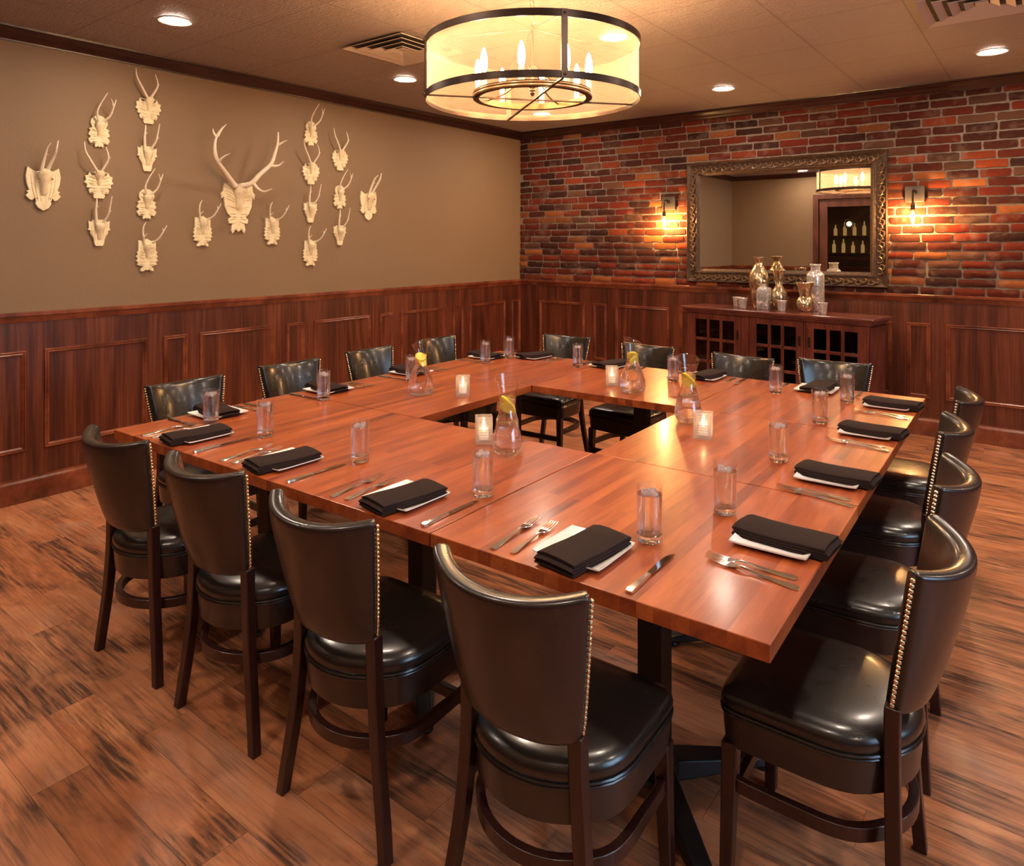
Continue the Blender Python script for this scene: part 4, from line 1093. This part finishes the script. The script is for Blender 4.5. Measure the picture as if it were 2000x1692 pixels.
def runs(p0, p1, n, horiz):
    for k in range(n):
        t = (k+.5)/n; c = (p0[0]+(p1[0]-p0[0])*t, p0[1]+(p1[1]-p0[1])*t); fl = 1 if k % 2 else -1
        scroll((c[0]+(0 if horiz else .008*fl), c[1]+(.008*fl if horiz else 0)), (0 if horiz else PI/2)+(PI if fl > 0 else 0), fl)
m5 = .055
runs((mx0+m5, mz0+m5), (mx1-m5, mz0+m5), 34, True); runs((mx0+m5, mz1-m5), (mx1-m5, mz1-m5), 34, True)
runs((mx0+m5, mz0+m5+.05), (mx0+m5, mz1-m5-.05), 20, False); runs((mx1-m5, mz0+m5+.05), (mx1-m5, mz1-m5-.05), 20, False)
link('scrollwork', bm, M['gilt_hi'], mr)
bm = bmesh.new(); q = .104
for (x0, z0), (x1, z1) in (((mx0+q,mz0+q),(mx1-q,mz0+q)), ((mx0+q,mz1-q),(mx1-q,mz1-q)), ((mx0+q,mz0+q),(mx0+q,mz1-q)), ((mx1-q,mz0+q),(mx1-q,mz1-q))):
    ln = math.hypot(x1-x0, z1-z0); n = int(ln/.013)
    for k in range(n):
        t = (k+.5)/n; sphere(bm, (x0+(x1-x0)*t, -.032, z0+(z1-z0)*t), .0052, 6, 4)
link('bead_trim', bm, M['gilt_hi'], mr)
bm = bmesh.new(); box(bm, mx0+.1, mx1-.1, -.014, -.010, mz0+.1, mz1-.1); link('mirror_glass', bm, M['mirror'], mr, smooth=False)
bm = bmesh.new(); box(bm, mx0+.03, mx1-.03, -.010, .0, mz0+.03, mz1-.03); link('backing_board', bm, M['vent_dark'], mr, smooth=False)

# ------------------------------------------------------------------ sconces
def make_sconce():
    r = empty('wall_sconce')
    bm = bmesh.new(); box(bm, -.070, .070, -.030, -.002, -.065, .065); link('back_plate', bm, plain('sconce_iron', (.10,.082,.068), .5, metal=.4), r, smooth=False, bevel=.003)
    bm = bmesh.new(); tube(bm, [(0,-.028,.015),(0,-.07,.03),(0,-.115,.018),(0,-.125,-.02),(0,-.125,-.075)], .0065, n=8); sphere(bm, (0,-.03,.015), .018, 10, 8)
    link('arm', bm, M['bronze'], r)
    bm = bmesh.new(); lathe(bm, [(.010,-.128),(.0165,-.126),(.0165,-.095),(.011,-.085),(.007,-.075)], 16, c=(0,-.125)); lathe(bm, [(.014,-.130),(.029,-.132),(.029,-.128),(.014,-.124)], 20, c=(0,-.125)); link('socket', bm, M['bronze'], r)
    bm = bmesh.new(); lathe(bm, [(.003,-.134),(.014,-.136),(.018,-.16),(.026,-.20),(.0275,-.222),(.020,-.252),(.009,-.270),(.004,-.285),(.0005,-.287)], 20, c=(0,-.125)); gl = link('glass_bulb', bm, M['glass'], r)
    bm = bmesh.new(); lathe(bm, [(.003,-.145),(.010,-.155),(.012,-.19),(.012,-.215),(.006,-.238),(.001,-.242)], 12, c=(0,-.125)); link('filament', bm, M['edison'], gl)
    return r
s1 = make_sconce(); s1.location = (-3.020, YB-.015, 1.947); setp(s1, 'wall sconce with glowing bare bulb to the left of the mirror', 'sconce', 'bulb sconces on the brick wall')
s2 = copy_tree(s1); s2.location = (-.876, YB-.015, 1.947); setp(s2, 'wall sconce with glowing bare bulb to the right of the mirror', 'sconce', 'bulb sconces on the brick wall')

# ------------------------------------------------------------------ sideboard
SR = math.radians(-9.2); sb = empty('sideboard', (-2.660, 5.968, 0), SR, 'dark mahogany sideboard with small-paned glass doors under the mirror', 'sideboard')
SW, SD, SH = 1.645, .385, .985
def face_part(name, boxes, m, parent=sb, bev=.002):
    bm = bmesh.new()
    for b_ in boxes: box(bm, *b_)
    return link(name, bm, m, parent, smooth=False, bevel=bev)
face_part('worktop', [(0, SW, 0, SD, SH-.020, SH)], M['cabinet_top'], bev=.004)
face_part('top_moulding', [(.012, SW-.012, .010, SD, SH-.034, SH-.020), (.026, SW-.026, .022, SD, SH-.052, SH-.034)], M['cabinet'])
x0_, x1_, yf = .045, SW-.045, .045
face_part('carcass', [(x0_, x0_+.02, yf, SD, .0, SH-.05), (x1_-.02, x1_, yf, SD, .0, SH-.05), (x0_, x1_, SD-.015, SD, .06, SH-.05), (x0_, x1_, yf+.02, SD, .06, .085), (x0_, x1_, yf+.02, SD, SH-.075, SH-.052), (x0_, x1_, yf, yf+.03, .0, .08), (.60, .625, yf, SD, .08, SH-.06), (.045, .062, yf-.004, yf+.02, .0, SH-.055), (.568, .642, yf-.004, yf+.02, .0, SH-.055), (1.108, 1.122, yf-.002, yf+.02, .0, SH-.055), (SW-.062, SW-.045, yf-.004, yf+.02, .0, SH-.055)], M['cabinet'])
sh_ = face_part('inner_shelf', [(x0_+.02, x1_-.02, yf+.04, SD-.02, .50, .518)], M['cabinet'])
def cab_door(xa, xb, handle_right=True):
    z0_, z1_ = .09, SH-.056; st_ = .062; ga, gb = xa+st_, xb-st_; y0_, y1_ = yf-.004, yf+.018
    bx = [(xa, ga, y0_, y1_, z0_, z1_), (gb, xb, y0_, y1_, z0_, z1_), (ga, gb, y0_, y1_, z0_, z0_+.07), (ga, gb, y0_, y1_, z1_-.052, z1_)]
    n = 3; wv = (gb-ga); 
    for k in (1, 2): c_ = ga+wv*k/3; bx.append((c_-.013, c_+.013, y0_+.002, y1_-.002, z0_+.07, z1_-.052))
    for zz in (z1_-.052-.175, z1_-.052-.35-.02, ): bx.append((ga, gb, y0_+.002, y1_-.002, zz-.012, zz+.012))
    d = face_part('door', bx, M['cabinet'])
    face_part('door_glass', [(ga, gb, y0_+.009, y0_+.012, z0_+.07, z1_-.052)], M['cab_glass'], d, 0)
    hx = (xb-.028) if handle_right else (xa+.028)
    face_part('handle', [(hx-.005, hx+.005, y0_-.016, y0_, z1_-.20, z1_-.12)], M['bronze'], d)
cab_door(.065, .565, True); cab_door(.645, 1.105, True); cab_door(1.125, SW-.065, False)
# menus and papers on the shelves inside the cabinet
pap = plain('paper_stack', (.45,.38,.32), .8); bkm = plain('dark_binder', (.03,.035,.045), .5)
def on_sb(lx, ly, lz): 
    c_, s_ = math.cos(SR), math.sin(SR); return (-2.660 + lx*c_ - ly*s_, 5.968 + lx*s_ + ly*c_, lz)
for k in range(9):
    bm = bmesh.new(); box(bm, -.010, .010, -.09, .09, 0, .20+.02*(k%3)); o = link('binder', bm, bkm, smooth=False)
    o.location = on_sb(.16+.042*k, .20, .5182); o.rotation_euler = (0, 0, SR); setp(o, 'dark binder standing behind the left glass door of the sideboard', 'binder', 'binders inside the sideboard')
for k in range(5):
    bm = bmesh.new(); box(bm, -.16, .16, -.10, .10, 0, .018); o = link('menu_folder', bm, bkm if k != 4 else pap, smooth=False)
    o.location = on_sb(1.36, .20, .5182+.0192*k); o.rotation_euler = (0, 0, SR); setp(o, ('pale folder topping the stack' if k == 4 else 'dark menu folder in the stack')+' behind the right glass door of the sideboard', 'folder', 'folders stacked inside the sideboard')

# vases and votive cups on the sideboard
def ware(name, prof, m, loc, label, cat, n=28, group=None, sx=1, sy=1):
    bm = bmesh.new(); lathe(bm, prof, n, cap1=False, sx=sx, sy=sy); o = link(name, bm, m); o.location = loc; 
    sol = o.modifiers.new('wall', 'SOLIDIFY'); sol.thickness = .002
    return setp(o, label, cat, group)
z0 = SH
ware('tall_vase', [(.042,.001),(.050,.01),(.078,.18),(.086,.235),(.074,.30),(.045,.35),(.028,.385),(.030,.405),(.042,.435),(.046,.443)], M['merc_gold'], (-2.045,6.235,z0), 'tallest gold mercury glass vase with flared mouth, at left on the sideboard', 'vase')
ware('long_neck_vase', [(.032,.001),(.038,.01),(.060,.06),(.069,.105),(.060,.15),(.036,.185),(.027,.20),(.034,.26),(.050,.330),(.053,.338)], M['merc_gold'], (-1.852,6.17,z0), 'gold mercury glass vase with long funnel neck, middle of the sideboard', 'vase')
ware('low_vase', [(.040,.001),(.048,.008),(.068,.045),(.070,.075),(.056,.108),(.042,.125),(.052,.19),(.071,.236),(.072,.240)], M['merc_gold'], (-1.607,6.05,z0), 'squat round gold vase with wide flared collar, right part of the sideboard', 'vase')
ware('bottle_vase', [(.062,.001),(.068,.01),(.068,.28),(.066,.305),(.050,.325),(.037,.335),(.036,.375),(.044,.390)], M['merc_silver'], (-1.560,6.185,z0), 'tall cylindrical silver mercury bottle behind the squat gold vase', 'bottle')
sqb = empty('square_bottle', (-1.949,6.075,z0), SR+.15, 'square silver mercury glass bottle in front of the tallest gold vase', 'bottle')
bm = bmesh.new()
def rs(hw, z_): 
    c_ = hw*.8; return [Vector(p) for p in ((c_,-hw,z_),(hw,-c_,z_),(hw,c_,z_),(c_,hw,z_),(-c_,hw,z_),(-hw,c_,z_),(-hw,-c_,z_),(-c_,-hw,z_))]
loft(bm, [rs(.045,.001), rs(.050,.008), rs(.050,.165), rs(.044,.185), rs(.020,.195), rs(.018,.215)]); link('bottle_body', bm, M['merc_silver'], sqb)
bm = bmesh.new(); lathe(bm, [(.014,.2155),(.017,.22),(.019,.235),(.014,.248),(.003,.252)], 16); link('stopper', bm, M['merc_gold'], sqb)
cup = [(.026,.001),(.029,.005),(.036,.075),(.040,.085),(.041,.088)]
for k, (x, y, lb) in enumerate([(-2.205,6.14,'leftmost on the sideboard'), (-2.125,6.06,'second from left, in front of its twin'), (-1.770,5.975,'in front of the long-necked vase'), (-1.449,5.965,'rightmost on the sideboard, standing alone')]):
    ware('votive_cup', cup, M['merc_silver'], (x, y, z0), 'crackled silver votive cup, '+lb, 'votive cup', group='votive cups on the sideboard')
